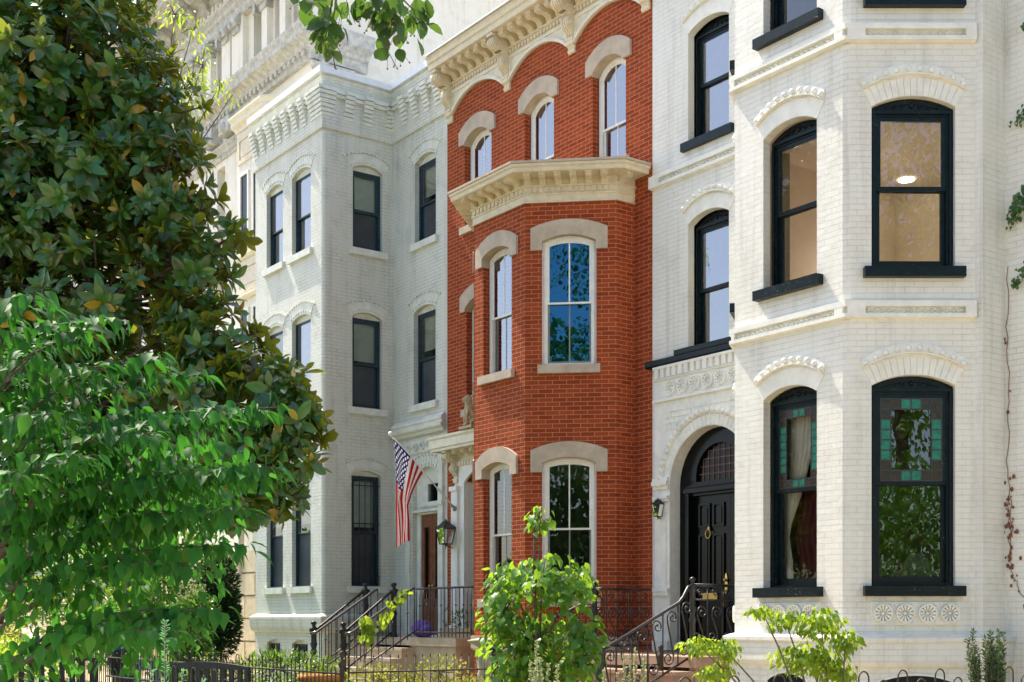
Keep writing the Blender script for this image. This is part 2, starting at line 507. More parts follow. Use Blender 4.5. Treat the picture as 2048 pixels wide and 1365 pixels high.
# ------------------------------------------------------------------ leaves
def leaf_template(prof, fold=0.25, curl=0.35, heart=0.0):
    """verts (k,3) along x, across y, normal z; quads"""
    n = len(prof); v = []; f = []
    for i, w in enumerate(prof):
        x = i / (n - 1); z = -curl * x * x
        xb = x - heart * (1 if i == 0 else 0)
        v += [(xb, w, z + fold * w), (x, 0, z), (xb, -w, z + fold * w)]
    for i in range(n - 1):
        a = 3 * i
        f += [(a + 1, a + 4, a + 3, a), (a + 2, a + 5, a + 4, a + 1)]
    return np.array(v), np.array(f)

LT = {
    'oblong': leaf_template([0.02, 0.13, 0.20, 0.225, 0.17, 0.03], 0.22, 0.25),
    'ovate': leaf_template([0.03, 0.24, 0.28, 0.22, 0.10, 0.0], 0.30, 0.30),
    'heart': leaf_template([0.30, 0.46, 0.42, 0.28, 0.12, 0.0], 0.20, 0.30, 0.14),
    'lance': leaf_template([0.02, 0.11, 0.13, 0.09, 0.0], 0.30, 0.30),
    'needle': leaf_template([0.05, 0.08, 0.0], 0.1, 0.1),
    'round': leaf_template([0.06, 0.34, 0.40, 0.30, 0.0], 0.15, 0.25),
}

def norm(a):
    return a / np.maximum(np.linalg.norm(a, axis=-1, keepdims=True), 1e-9)

def leaves(name, mat, parent, pos, axis, up, length, kind):
    tv, tf = LT[kind]
    pos = np.asarray(pos, float); ax = norm(np.asarray(axis, float))
    up = np.asarray(up, float); up = norm(up - ax * np.sum(up * ax, -1, keepdims=True)); sd = np.cross(up, ax)
    L = np.asarray(length, float).reshape(-1, 1, 1)
    V = pos[:, None, :] + L * (tv[None, :, 0:1] * ax[:, None, :] + tv[None, :, 1:2] * sd[:, None, :] + tv[None, :, 2:3] * up[:, None, :])
    N, k = len(pos), len(tv)
    org = np.array(ORG[parent.name]) if parent is not None else np.zeros(3)
    V = (V - org).reshape(-1, 3)
    F = (tf[None] + (np.arange(N) * k)[:, None, None]).reshape(-1, 4)
    me = bpy.data.meshes.new(name)
    me.vertices.add(len(V)); me.vertices.foreach_set('co', V.ravel())
    me.loops.add(F.size); me.loops.foreach_set('vertex_index', F.ravel().astype(np.int32))
    me.polygons.add(len(F)); me.polygons.foreach_set('loop_start', np.arange(0, F.size, 4, dtype=np.int32))
    me.polygons.foreach_set('use_smooth', np.ones(len(F), bool))
    me.materials.append(M[mat])
    me.update(calc_edges=True)
    o = bpy.data.objects.new(name, me)
    COL.objects.link(o)
    o.parent = parent
    ORG[o.name] = Vector(org)
    return o

def sample(blobs, n, shell=0.45, wpow=2.0):
    """points inside ellipsoids (x,y,z,r,rz), and the outward direction there"""
    w = np.array([b[3] ** wpow * b[4] for b in blobs]); w /= w.sum()
    idx = NR.choice(len(blobs), n, p=w)
    B = np.array(blobs)[idx]
    d = norm(NR.normal(size=(n, 3)))
    r = NR.random((n, 1)) ** shell
    rad = np.stack([B[:, 3], B[:, 3], B[:, 4]], 1)
    return B[:, :3] + d * r * rad, norm(d / rad), idx

def rand_unit(n):
    return norm(NR.normal(size=(n, 3)))

def limbs(mb, base, top, blobs, r0, rs=0.35, wob=0.12):
    """a leaning tapered trunk from base to top and a limb from it to each blob"""
    base = Vector(base); top = Vector(top)
    tr = [base.lerp(top, t) + Vector((math.sin(t * 5) * wob, math.cos(t * 4) * wob - wob, 0)) for t in [i / 7 for i in range(8)]]
    mb.tube(tr, [r0 * (1 - 0.75 * i / 7) for i in range(8)], 9)
    br = MB()
    for b in blobs:
        c = Vector(b[:3])
        t = max(0.15, min(0.95, (c.z - base.z) / max(0.1, top.z - base.z) - 0.22))
        s = base.lerp(top, t)
        mid = s.lerp(c, 0.5) + Vector((0, 0, 0.12 * (c - s).length))
        pts = [s, s.lerp(mid, 0.5), mid, mid.lerp(c, 0.5), c]
        q = r0 * rs * (1 - 0.5 * t)
        br.tube(pts, [q, q * 0.8, q * 0.6, q * 0.42, q * 0.25], 6)
    return br

# ------------------------------------------------------------------ building parts shared by the houses
def side_fr(fr, u):
    f = Fr(0, 0); f.o = fr.p(u, 0, 0); f.d = fr.n.copy(); f.n = -fr.d
    return f

def rect(u0, u1, z0, z1):
    return [(u0, z0), (u1, z0), (u1, z1), (u0, z1)]

def sash(root, par, fr, o, v0, v1, t, mat, glass, tb=None, arched=False, muntin=0.0):
    """one sash: a ring with its pane; o = (u0,u1,z0,zs,zc)"""
    u0, u1, z0, zs, zc = o
    tb = tb or t
    if arched:
        out = arch(u0, u1, z0, zs, zc, 10); inn = arch(u0 + t, u1 - t, z0 + tb, zs - t * 0.6, zc - t, 10)
    else:
        out = rect(u0, u1, z0, zs); inn = rect(u0 + t, u1 - t, z0 + tb, zs - t)
    mb = MB(); mb.ext(fr, out, v0, v1, [inn])
    if muntin:
        um = (u0 + u1) / 2
        mb.box(fr, um - muntin / 2, um + muntin / 2, v0 + 0.006, v1 - 0.004, z0 + tb * 0.5, (zc if arched else zs) - t * 0.7)
    mb.build('sash', mat, par)
    g = MB(); vm = v1 - 0.008
    g.tess(fr, vm, inn)
    g.build('pane', glass, par)

def window(root, fr, o, rev=0.10, fmat='white', smat='white', ft=0.05, st=0.045, meet=None, arched=False, muntin=0.0,
           glass='glass', lmat=None, lglass=None, shade=None, filler=None, shmat='shade', label=None):
    u0, u1, z0, zs, zc = o
    mb = MB()
    if arched:
        mb.ext(fr, arch(u0, u1, z0, zs, zc, 12), -rev - 0.10, -rev, [arch(u0 + ft, u1 - ft, z0 + 0.04, zs - ft * 0.5, zc - ft, 12)])
        # a stepped bead inside the frame
        mb.ext(fr, arch(u0 + ft * 0.45, u1 - ft * 0.45, z0 + 0.02, zs - 0.01, zc - ft * 0.4, 12), -rev - 0.02, -rev + 0.018,
               [arch(u0 + ft * 0.75, u1 - ft * 0.75, z0 + 0.035, zs - ft * 0.4, zc - ft * 0.72, 12)])
        top = zs
    else:
        top = zs - 0.01
        mb.ext(fr, rect(u0, u1, z0, top), -rev - 0.10, -rev, [rect(u0 + ft, u1 - ft, z0 + 0.035, top - ft)])
        if filler is None and zc > zs + 0.001:
            seg = arc(u0, u1, zs, zc, 12)
            mb.ext(fr, [(u0, top + 0.002)] + [(u1, top + 0.002)] + list(reversed(seg)), -rev - 0.08, -rev - 0.012)
    w = mb.build('window', fmat, root)
    if label: w['label'] = label
    if filler and not arched:
        fb = MB()
        fb.ext(fr, [(u0, top + 0.003), (u1, top + 0.003)] + list(reversed(arc(u0, u1, zs, zc, 12))), -rev - 0.08, -rev + 0.004)
        fb.build('arch_panel', filler, w)
    m = meet if meet is not None else (z0 + top) / 2
    a, b = u0 + ft, u1 - ft
    if arched:
        sash(root, w, fr, (a, b, m - 0.03, zs - ft * 0.5, zc - ft), -rev - 0.05, -rev - 0.012, st, smat, glass, arched=True, muntin=muntin)
    else:
        sash(root, w, fr, (a, b, m - 0.03, top - ft, top - ft), -rev - 0.05, -rev - 0.012, st, smat, glass, muntin=muntin)
    sash(root, w, fr, (a, b, z0 + 0.035, m + 0.015, m + 0.015), -rev - 0.09, -rev - 0.052, st, lmat or smat, lglass or glass, tb=st * 1.5, muntin=muntin)
    if shade:
        f, = (shade,)
        sb = MB()
        sb.box(fr, a + 0.01, b - 0.01, -rev - 0.115, -rev - 0.105, (zc if arched else top) - (top - z0) * f, (zc if arched else top) - 0.02)
        sb.build('blind', shmat, w)
    return w

def hood(root, fr, u0, u1, zb, zs, zc, wd=0.20, rise=0.23, mat='stone', shoulder=0.12):
    """stone hood: legs beside the opening and a segmental arch over it"""
    out = [(u0 - wd, zb), (u0 + .008, zb)] + arc(u0 + .008, u1 - .008, zs - .004, zc - .010, 12) + [(u1 - .008, zb), (u1 + wd, zb)]
    out += list(reversed(arc(u0 - wd, u1 + wd, zc + rise - shoulder, zc + rise, 14)))
    mb = MB(); mb.ext(fr, out, -0.128, 0.045)
    return mb.build('stone_hood', mat, root)

def sill(root, fr, u0, u1, z, h=0.13, out=0.07, over=0.09, mat='stone', deep=0.10):
    mb = MB(); mb.box(fr, u0 - over, u1 + over, -deep, out, z - h, z)
    return mb.build('sill', mat, root)

def radial(mb, fr, u0, u1, zs, zc, off, w, h, n, v0, v1):
    """n blocks of width w and height h set along an arc lifted by off"""
    hw = (u1 - u0) / 2; hh = max(zc - zs, 0.02)
    r = (hw * hw + hh * hh) / (2 * hh); cz = zc - r; cu = (u0 + u1) / 2; a = math.atan2(zs - cz, hw)
    r2 = r + off
    for i in range(n):
        t = math.pi - a + (2 * a - math.pi) * (i + 0.5) / n
        e = (math.cos(t), math.sin(t)); q = (math.sin(t), -math.cos(t))
        pts = []
        for s, k in ((-1, 0), (1, 0), (1, 1), (-1, 1)):
            rr = r2 + h * k
            ww = w / 2 * s * rr / r2
            pts.append((cu + e[0] * rr + q[0] * ww, cz + e[1] * rr + q[1] * ww))
        mb.ext(fr, pts, v0, v1)

def brick_arch(root, fr, u0, u1, zs, zc, mat):
    mb = MB()
    radial(mb, fr, u0 - 0.02, u1 + 0.02, zs, zc, 0.0, 0.058, 0.215, 13, -0.004, 0.009)
    radial(mb, fr, u0 - 0.02, u1 + 0.02, zs, zc, 0.045, 0.045, 0.025, 9, 0.0, 0.030)
    radial(mb, fr, u0 - 0.10, u1 + 0.10, zs - 0.02, zc, 0.225, 0.05, 0.03, 13, 0.0, 0.034)
    return mb.build('brick_arch', mat, root)

def rosette(mb, fr, u, z, r, v0, petals=12):
    """carved disc: a ring, a hub and wedge petals"""
    n = 20
    ring = [(u + r * math.cos(2 * math.pi * i / n), z + r * math.sin(2 * math.pi * i / n)) for i in range(n)]
    inn = [(u + r * 0.86 * math.cos(2 * math.pi * i / n), z + r * 0.86 * math.sin(2 * math.pi * i / n)) for i in range(n)]
    mb.ext(fr, ring, v0 - 0.004, v0 + 0.045, [inn])
    for k in range(petals):
        a = 2 * math.pi * k / petals; da = math.pi / petals * 0.72
        pts = [(u + rr * r * math.cos(a + s * da * q), z + rr * r * math.sin(a + s * da * q)) for rr, s, q in ((0.34, -1, 0.7), (0.82, -1, 1), (0.86, 0, 1), (0.82, 1, 1), (0.34, 1, 0.7))]
        mb.ext(fr, pts, v0 - 0.004, v0 + 0.034)
    mb.ball(fr.p(u, v0 + 0.004, z), r * 0.24, 10)

def modillion(root, fr, u, zt, dep, w, h, mat, name='modillion'):
    prof = [(0.0, -1.0), (0.12, -1.0), (0.26, -0.88), (0.32, -0.66), (0.42, -0.52), (0.60, -0.46), (0.78, -0.54), (0.92, -0.50), (1.0, -0.34), (0.96, -0.16), (0.98, 0.0), (0.0, 0.0)]
    mb = MB()
    f = side_fr(fr, u)
    mb.ext(f, [(a * dep, zt + b * h) for a, b in prof], -w / 2, w / 2)
    mb.box(fr, u - w * 0.62, u + w * 0.62, 0, dep * 1.02, zt, zt + 0.018)
    for k in (-0.28, 0.0, 0.28):       # reeded front
        mb.ext(f, [(a * dep + 0.012, zt + b * h) for a, b in prof[2:10]] + [(dep * 0.3, zt - h * 0.2)], k * w - w * 0.08, k * w + w * 0.08)
    return mb.build(name, mat, root)

def big_bracket(root, fr, u, zb, zt, dep, w, mat):
    H = zt - zb
    prof = [(0, 0), (.04, 0), (.09, .02), (.11, .06), (.07, .09), (.10, .12), (.20, .14), (.22, .22), (.14, .24), (.15, .30), (.24, .36), (.38, .42), (.45, .50), (.44, .58), (.36, .63),
            (.32, .66), (.42, .70), (.62, .70), (.80, .73), (.93, .79), (.97, .86), (.90, .92), (.76, .945), (1.0, .95), (1.0, 1.0), (0, 1.0)]
    mb = MB(); f = side_fr(fr, u)
    mb.ext(f, [(a * dep, zb + b * H) for a, b in prof], -w / 2, w / 2)
    for k in (-0.3, 0, 0.3):
        mb.ext(f, [(a * dep + 0.014, zb + b * H) for a, b in prof[9:22]] + [(dep * 0.2, zb + 0.75 * H), (dep * .1, zb + .35 * H)], k * w - w * .09, k * w + w * .09)
    for (a, b, r) in ((.76, .83, .085), (.30, .52, .06)):
        for s in (-1, 1):      # volute eyes and their spiral on the cheeks
            c = f.p(a * dep, s * w / 2, zb + b * H)
            mb.lathe(c - fr.d * (-s) * 0.0, [(r, -0.002), (r, 0.012), (r * .8, 0.018), (r * .72, 0.008), (r * .4, 0.008), (r * .35, 0.022), (0.0, 0.026)], 14, axis=tuple(-fr.d * s))
    mb.box(fr, u - w * .62, u + w * .62, 0, dep * 0.24, zb + .215 * H, zb + .245 * H)
    return mb.build('bracket', mat, root)

def bell_row(mb, fr, u0, u1, zt, h, n, v, proj=0.03):
    """a row of little pendant tongues under a strip"""
    st = (u1 - u0) / n
    for i in range(n):
        u = u0 + (i + 0.5) * st; w = st * 0.36
        pts = [(u - w, zt)] + [(u + w * math.cos(math.pi + math.pi * k / 6), zt - h + w * 0.9 + w * math.sin(math.pi + math.pi * k / 6)) for k in range(7)] + [(u + w, zt)]
        mb.ext(fr, pts, v, v + proj)

def diamond_band(mb, fr, u0, u1, z0, z1, v):
    """row of pyramids in a sunk band"""
    n = max(3, int((u1 - u0) / ((z1 - z0) * 1.05))); st = (u1 - u0) / n; zm = (z0 + z1) / 2
    for i in range(n):
        u = u0 + (i + .5) * st
        a, b, c, d = fr.p(u - st / 2, v, zm), fr.p(u, v, z0), fr.p(u + st / 2, v, zm), fr.p(u, v, z1)
        t = fr.p(u, v + 0.05, zm)
        for q in ((a, b, t), (b, c, t), (c, d, t), (d, a, t)): mb.face(q)

def interior(root, x0, x1, y0, y1, z0, z1, floors, mat, name='interior'):
    mb = MB(); f = Fr(0, 0)
    P = lambda x, y, z: Vector((x, y, z))
    mb.face([P(x0, y1, z0), P(x1, y1, z0), P(x1, y1, z1), P(x0, y1, z1)])
    mb.face([P(x0, y0, z0), P(x0, y1, z0), P(x0, y1, z1), P(x0, y0, z1)])
    mb.face([P(x1, y1, z0), P(x1, y0, z0), P(x1, y0, z1), P(x1, y1, z1)])
    for z in floors:
        b = [(x0 + .01, y0), (x1 - .01, y0), (x1 - .01, y1 - .01), (x0 + .01, y1 - .01)]
        mb.face([P(x, y, z) for x, y in b]); mb.face([P(x, y, z - .25) for x, y in reversed(b)])
    return mb.build(name, mat, root)

# ------------------------------------------------------------------ the pale house with the square bay
LH = thing('row_house', 'pale grey-green painted brick row house with square bay and stepped brick cornice', 'house', (-22.5, 13, 0))
fL = Fr(-24.95, 13, -90); fB = Fr(0, 11.45, 0); fS = Fr(-21.88, 11.45, 90); fF = Fr(0, 13, 0)
Lf = [(8.90, 10.46, 10.57), (5.77, 7.56, 7.66), (2.26, 4.45, 4.54)]
LBw = [(-24.40, -23.63), (-23.22, -22.40)]
LSw = [(0.65, 1.32), (0.64, 1.31), (0.62, 1.28)]
LFw = [(-21.03, -20.27), (-21.07, -20.28)]
ZF = 11.1
mb = MB()
mb.wall(fL, 0, 1.55, 0, ZF)
bas = [(-24.38, -23.75, 0.72, 1.12, 1.20), (-23.22, -22.52, 0.72, 1.12, 1.20)]
mb.wall(fB, -24.95, -21.95, 0, ZF, [arch(u0, u1, z0, zs, zc) for z0, zs, zc in Lf for u0, u1 in LBw] + [arch(*b) for b in bas], 0.11)
for k in range(4):                                             # bullnose corner
    a0, a1 = math.pi / 2 * k / 4, math.pi / 2 * (k + 1) / 4
    q = [(-21.95 + .07 * math.sin(a), 11.52 - .07 * math.cos(a)) for a in (a0, a1)]
    mb.face([(q[0][0], q[0][1], 0), (q[1][0], q[1][1], 0), (q[1][0], q[1][1], ZF), (q[0][0], q[0][1], ZF)],
            [(-21.95 + .028 * k, 0), (-21.95 + .028 * (k + 1), 0), (-21.95 + .028 * (k + 1), ZF), (-21.95 + .028 * k, ZF)], True)
mb.wall(fS, 0.07, 1.55, 0, ZF, [arch(u0, u1, *z) for (u0, u1), z in zip(LSw, Lf)], 0.11, uvo=-21.9)
ldoor = (-21.12, -20.16, 1.3, 4.36, 4.54)
mb.wall(fF, -21.88, -19.875, 0, ZF, [arch(u0, u1, *z) for (u0, u1), z in zip(LFw, Lf)] + [arch(*ldoor)], 0.11, uvo=-20.3)
mb.wall(Fr(-25.3, 13, 0), 0, 0.35, 0, ZF)
# back and far sides so the house is a body
for q in ([(-25.3, 13), (-25.3, 22)], [(-25.3, 22), (-19.875, 22)]):
    (xa, ya), (xb, yb) = q
    mb.face([(xb, yb, 0), (xa, ya, 0), (xa, ya, 12.2), (xb, yb, 12.2)])
mb.build('wall', 'lbrick', LH)
LP = [(-25.30, 13), (-24.95, 13), (-24.95, 11.45), (-21.88, 11.45), (-21.88, 13), (-19.875, 13)]
mb = MB(); mb.sweep([(0.0, ZF), (0.035, ZF), (0.045, ZF + 0.012), (0.045, 12.0), (0.0, 12.0)], LP); mb.build('frieze', 'lbrick', LH)
# stepped corbels and the two courses that join them
mb = MB()
def corbel(fr, u, w=0.19):
    for k in range(7):
        mb.box(fr, u - w / 2, u + w / 2, 0.045, 0.062 + 0.021 * k, 11.33 + 0.0765 * k, 11.33 + 0.0765 * (k + 1) - 0.009)
def link(fr, a, b):
    for k in (5, 6):
        mb.box(fr, a, b, 0.045, 0.03 + 0.021 * k - .03, 11.33 + 0.0765 * k, 11.33 + 0.0765 * (k + 1) - 0.009)
us = [-24.80 + 0.372 * i for i in range(8)]
for u in us: corbel(fB, u)
for a, b in zip(us, us[1:]): link(fB, a + .095, b - .095)
link(fB, us[-1] + .095, -22.09)
def corner_corbel(x, y, sx, sy):
    for k in range(7):
        o = 0.062 + 0.021 * k; z0 = 11.33 + 0.0765 * k
        mb.sweep([(0.045, z0), (o, z0), (o, z0 + .0675), (0.045, z0 + .0675)], [(x - .21, y), (x, y), (x, y + .21)] if sx > 0 else [(x, y - .19), (x, y), (x + .15, y)])
corner_corbel(-21.88, 11.45, 1, 1)
corner_corbel(-21.88, 13, -1, 1)
for u in (0.52, 0.94): corbel(fS, u, 0.20)
for a, b in ((0.21, .42), (.62, .84), (1.04, 1.36)): link(fS, a, b)
us = [-21.30, -20.90, -20.50, -20.10]
for u in us: corbel(fF, u)
for a, b in zip([-21.73 - .095] + us, us): link(fF, a + .095, b - .095)
mb.build('corbel_table', 'lpaint', LH)
mb = MB(); mb.sweep([(0.03, 11.98), (0.06, 12.0), (0.06, 12.02), (0.085, 12.05), (0.085, 12.075), (0.06, 12.085), (0.06, 12.11), (0.10, 12.125), (0.0, 12.125)], LP); mb.build('cornice', 'lpaint', LH)
mb = MB(); mb.sweep([(-0.25, 12.24), (0.135, 12.25), (0.135, 12.125), (0.09, 12.125), (-.25, 12.12)], LP); mb.build('parapet_flashing', 'flash', LH)
mb = MB(); mb.face([(-25.2, 13.05, 12.2), (-19.9, 13.05, 12.2), (-19.9, 22, 12.2), (-25.2, 22, 12.2)]); mb.face([(-24.9, 11.5, 12.19), (-21.9, 11.5, 12.19), (-21.9, 13.1, 12.19), (-24.9, 13.1, 12.19)]); mb.build('roof', 'roofing', LH)
mb = MB(); mb.sweep([(0, 1.72), (0.045, 1.70), (0.10, 1.66), (0.10, 1.62), (0.085, 1.45), (0.06, 1.37), (0.0, 1.33)], LP[1:5]); mb.build('water_table', 'lbrick', LH)
for i, z in enumerate(Lf):
    for j, (u0, u1) in enumerate(LBw):
        full = (i == 0) or (i == 1 and j == 1)  # full white blinds added to imitate bright sky reflected in these panes
        window(LH, fB, (u0, u1, *z), 0.085, 'teal', 'teal', 0.022, 0.024, filler='lpaint', shade=0.97 if full else (0.5 if i == 1 else 0.42), shmat='curtain' if full else 'shade', glass='glasssky' if full else 'glass', lglass='screen' if i == 2 else None)
        sill(LH, fB, u0, u1, z[0], mat='lpaint', deep=.11); brick_arch(LH, fB, u0, u1, z[1], z[2], 'lpaint')
    u0, u1 = LSw[i]
    window(LH, fS, (u0, u1, *z), 0.09, 'teal', 'teal', 0.05, 0.042, filler='lpaint', shade=0.46, lglass='screen', glass='glasslow')
    sill(LH, fS, u0, u1, z[0], mat='lpaint', deep=.11); brick_arch(LH, fS, u0, u1, z[1], z[2], 'lpaint')
for (u0, u1), z in zip(LFw, Lf):
    window(LH, fF, (u0, u1, *z), 0.10, 'teal', 'teal', 0.045, 0.04, filler='lpaint', shade=0.4, lglass='screen')
    sill(LH, fF, u0, u1, z[0], mat='lpaint', deep=.11); brick_arch(LH, fF, u0, u1, z[1], z[2], 'lpaint')
for b in bas:
    window(LH, fB, b, 0.08, 'teal', 'teal', 0.03, 0.025, glass='glasslow', filler='lpaint')
    mb = MB()
    for k in range(7):
        u = b[0] + (b[1] - b[0]) * (k + .5) / 7
        mb.tube([fB.p(u, -.04, b[2]), fB.p(u, -.04, b[3])], 0.008, 5)
    mb.build('window_bars', 'iron', LH)
# iron bars over the ground floor window of the bay side
mb = MB(); u0, u1 = LSw[2]
for k in range(5):
    u = u0 + .06 + (u1 - u0 - .14) * k / 4; mb.tube([fS.p(u, -.03, 2.30), fS.p(u, -.03, 4.42)], 0.009, 6)
for z in (2.45, 3.5, 4.25): mb.tube([fS.p(u0 - .02, -.03, z), fS.p(u1 + .05, -.03, z), fS.p(u1 + .05, .0, z)], 0.010, 5)
mb.build('window_bars', 'iron', LH)
# door surround
mb = MB()
mb.sweep([(0, 5.16), (.06, 5.16), (.08, 5.19), (.08, 5.21), (.15, 5.24), (.16, 5.27), (.16, 5.30), (.10, 5.32), (.10, 5.36), (.13, 5.38), (.13, 5.42), (.04, 5.50), (0, 5.52)], [(-21.70, 13), (-21.69, 12.995), (-19.97, 12.995), (-19.96, 13)])
mb.build('door_cornice', 'lpaint', LH)
mb = MB(); mb.box(fF, -21.56, -20.06, 0, .03, 4.83, 5.07)
for k in range(6): rosette(mb, fF, -21.42 + .245 * k, 4.95, .075, .03, 8)
mb.build('rosette_band', 'lpaint', LH)
brick_arch(LH, fF, ldoor[0], ldoor[1], ldoor[3], ldoor[4], 'lpaint')
for u in (-21.24, -20.06):
    mb = MB()
    mb.box(fF, u - .09, u + .09, 0, .06, 4.05, 4.12); mb.box(fF, u - .075, u + .075, 0, .05, 3.85, 4.05); mb.box(fF, u - .09, u + .09, 0, .07, 3.78, 3.85)
    mb.box(fF, u - .085, u + .085, 0, .045, 1.3, 3.78); mb.box(fF, u - .07, u + .07, .0, .04, 4.12, 4.80)
    mb.build('pilaster', 'lpaint', LH)
fD = Fr(0, 12.88, 0)
d = MB(); d.rim(fF, arch(*ldoor), -.108, -.15, inward=True); d.ext(fD, arch(*ldoor), -.30, -.22, [rect(-20.98, -20.20, 1.31, 3.64), rect(-20.72, -20.24, 3.88, 4.22)])
d.box(fD, -21.11, -20.17, -.22, -.12, 3.68, 3.73); d.box(fD, -21.0, -20.18, -.22, -.16, 3.78, 3.82)
for k in range(12): d.box(fD, -20.94 + .06 * k, -20.91 + .06 * k, -.22, -.17, 3.74, 3.78)
dd = d.build('door_frame', 'lpaint', LH)
g = MB(); g.tess(fD, -.26, rect(-20.72, -20.24, 3.88, 4.22)); g.build('transom_pane', 'glass', dd)
for a, b in ((-20.975, -20.595), (-20.585, -20.205)):
    d = MB(); d.ext(fD, rect(a, b, 1.315, 3.63), -.30, -.25, [rect(a + .10, b - .10, 2.0, 3.40)])
    d.ext(fD, rect(a + .09, b - .09, 1.42, 1.88), -.26, -.235); d.ext(fD, rect(a + .085, b - .085, 1.985, 3.415), -.26, -.235, [rect(a + .11, b - .11, 2.01, 3.39)])
    o = d.build('door', 'door', LH)
    g = MB(); g.tess(fD, -.275, rect(a + .10, b - .10, 2.0, 3.40)); g.build('door_pane', 'glasslow', o)
    h = MB(); h.ball(fD.p(b - .05 if a < -20.8 else a + .05, -.21, 2.25), .03, 8); h.build('door_knob', 'brass', o)
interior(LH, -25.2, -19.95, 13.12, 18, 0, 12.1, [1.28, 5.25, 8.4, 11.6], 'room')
mb = MB()
for z in (1.28, 5.25, 8.4): mb.face([(-24.9, 11.6, z), (-22, 11.6, z), (-22, 13.1, z), (-24.9, 13.1, z)])
mb.build('floor_boards', 'room', LH)

# ------------------------------------------------------------------ the red brick house
RH = thing('row_house', 'red brick row house with angled bay, stone window hoods and cream bracketed cornice', 'house', (-17, 13, 0))
PB = [(-17.92, 12.64), (-16.97, 11.616), (-15.585, 11.616), (-14.63, 12.64)]
aL = -math.degrees(math.atan2(12.64 - 11.616, 17.92 - 16.97)); aR = -aL
lenA = math.hypot(.955, 1.024)
fR0 = Fr(0, 13, 0); fRBf = Fr(0, 11.616, 0); fRA = Fr(-15.585, 11.616, math.degrees(math.atan2(1.024, .955))); fRL = Fr(*PB[0], aL)
fRr = Fr(-14.63, 12.64, 90); fRl = Fr(-17.92, 13, -90)
ZB = 8.02
Rw3 = [(-19.29, -18.44), (-17.44, -16.63), (-15.62, -14.82)]
R3 = (8.80, 10.30, 10.50)
R2 = (5.50, 7.395, 7.50); R1 = (1.93, 4.005, 4.10)
RFw2 = (-19.24, -18.42, 5.45, 7.30, 7.46)
rdoor = (-19.24, -18.12, 1.3, 4.12, 4.34)
mb = MB()
mb.wall(fR0, -19.875, -14.21, 0, 12.0, [arch(u0, u1, *R3) for u0, u1 in Rw3] + [arch(*RFw2), arch(*rdoor), rect(-17.78, -14.78, 1.36, 7.9)], .12)
uo = 0.0
RBw = (-16.78, -15.93); RAw = (0.26, 1.10)
h_side = [arch(RAw[0], RAw[1], *R2), arch(RAw[0], RAw[1], *R1)]
mb.wall(fRl, 0, .36, 0, ZB, uvo=-18.3)
mb.wall(fRL, 0, lenA, 0, ZB, [arch(lenA - RAw[1], lenA - RAw[0], *z) for z in (R2, R1)], .12, uvo=-18.4)
bw = [(-16.62, -15.93)]
mb.wall(fRBf, -16.97, -15.585, 0, ZB, [arch(-16.70, -15.93, *z) for z in (R2, R1)], .12)
mb.wall(fRA, 0, lenA, 0, ZB, h_side, .12, uvo=-15.585)
mb.wall(fRr, 0, .36, 0, ZB, uvo=-14.18)
for q in ([(-19.875, 13), (-19.875, 22)], [(-19.875, 22), (-14.21, 22)], [(-14.21, 22), (-14.21, 13)]):
    (xa, ya), (xb, yb) = q
    mb.face([(xb, yb, 0), (xa, ya, 0), (xa, ya, 12.0), (xb, yb, 12.0)], [(0, 0), (9, 0), (9, 12), (0, 12)])
mb.build('wall', 'rbrick', RH)
for u0, u1 in Rw3:
    hood(RH, fR0, u0, u1, 10.32, R3[1], R3[2], .14, .26, shoulder=.20)
    window(RH, fR0, (u0, u1, *R3), .13, 'white', 'white', .085, .03, arched=True, muntin=.022, meet=9.45, lmat='sashgrey' if u0 < -17 else 'white', glass='glasssky')
    sill(RH, fR0, u0, u1, R3[0])
hood(RH, fR0, RFw2[0], RFw2[1], 7.25, RFw2[3], RFw2[4], .16, .25, shoulder=.18)
window(RH, fR0, RFw2, .13, 'white', 'white', .085, .03, arched=True, muntin=.022, lmat='sashgrey'); sill(RH, fR0, RFw2[0], RFw2[1], RFw2[2])
for z, zb in ((R2, 7.26), (R1, 3.86)):
    hood(RH, fRBf, -16.70, -15.93, zb, z[1], z[2], .17, .235, shoulder=.19)
    hood(RH, fRA, RAw[0], RAw[1], zb, z[1], z[2], .17, .225, shoulder=.13)
    hood(RH, fRL, lenA - RAw[1], lenA - RAw[0], zb, z[1], z[2], .17, .225, shoulder=.13)
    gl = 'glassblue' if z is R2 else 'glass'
    window(RH, fRBf, (-16.70, -15.93, *z), .12, 'white', 'white', .08, .03, arched=True, muntin=.022, lmat='sashgrey', glass='glasssky' if z is R2 else 'glass')
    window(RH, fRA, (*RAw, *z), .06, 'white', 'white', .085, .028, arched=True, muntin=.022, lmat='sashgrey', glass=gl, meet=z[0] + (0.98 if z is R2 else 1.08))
    window(RH, fRL, (lenA - RAw[1], lenA - RAw[0], *z), .06, 'white', 'white', .085, .03, arched=True, muntin=.022)
    sill(RH, fRBf, -16.70, -15.93, z[0], over=.08, deep=.12); sill(RH, fRA, RAw[0], RAw[1], z[0], over=.06, deep=.06); sill(RH, fRL, lenA - RAw[1], lenA - RAw[0], z[0], over=.06, deep=.06)
RP = [(-17.92, 12.998)] + PB + [(-14.63, 12.998)]
mb = MB(); mb.sweep([(0, 1.34), (.05, 1.34), (.05, 1.14), (0, 1.10)], RP); mb.build('base_course', 'stone', RH)
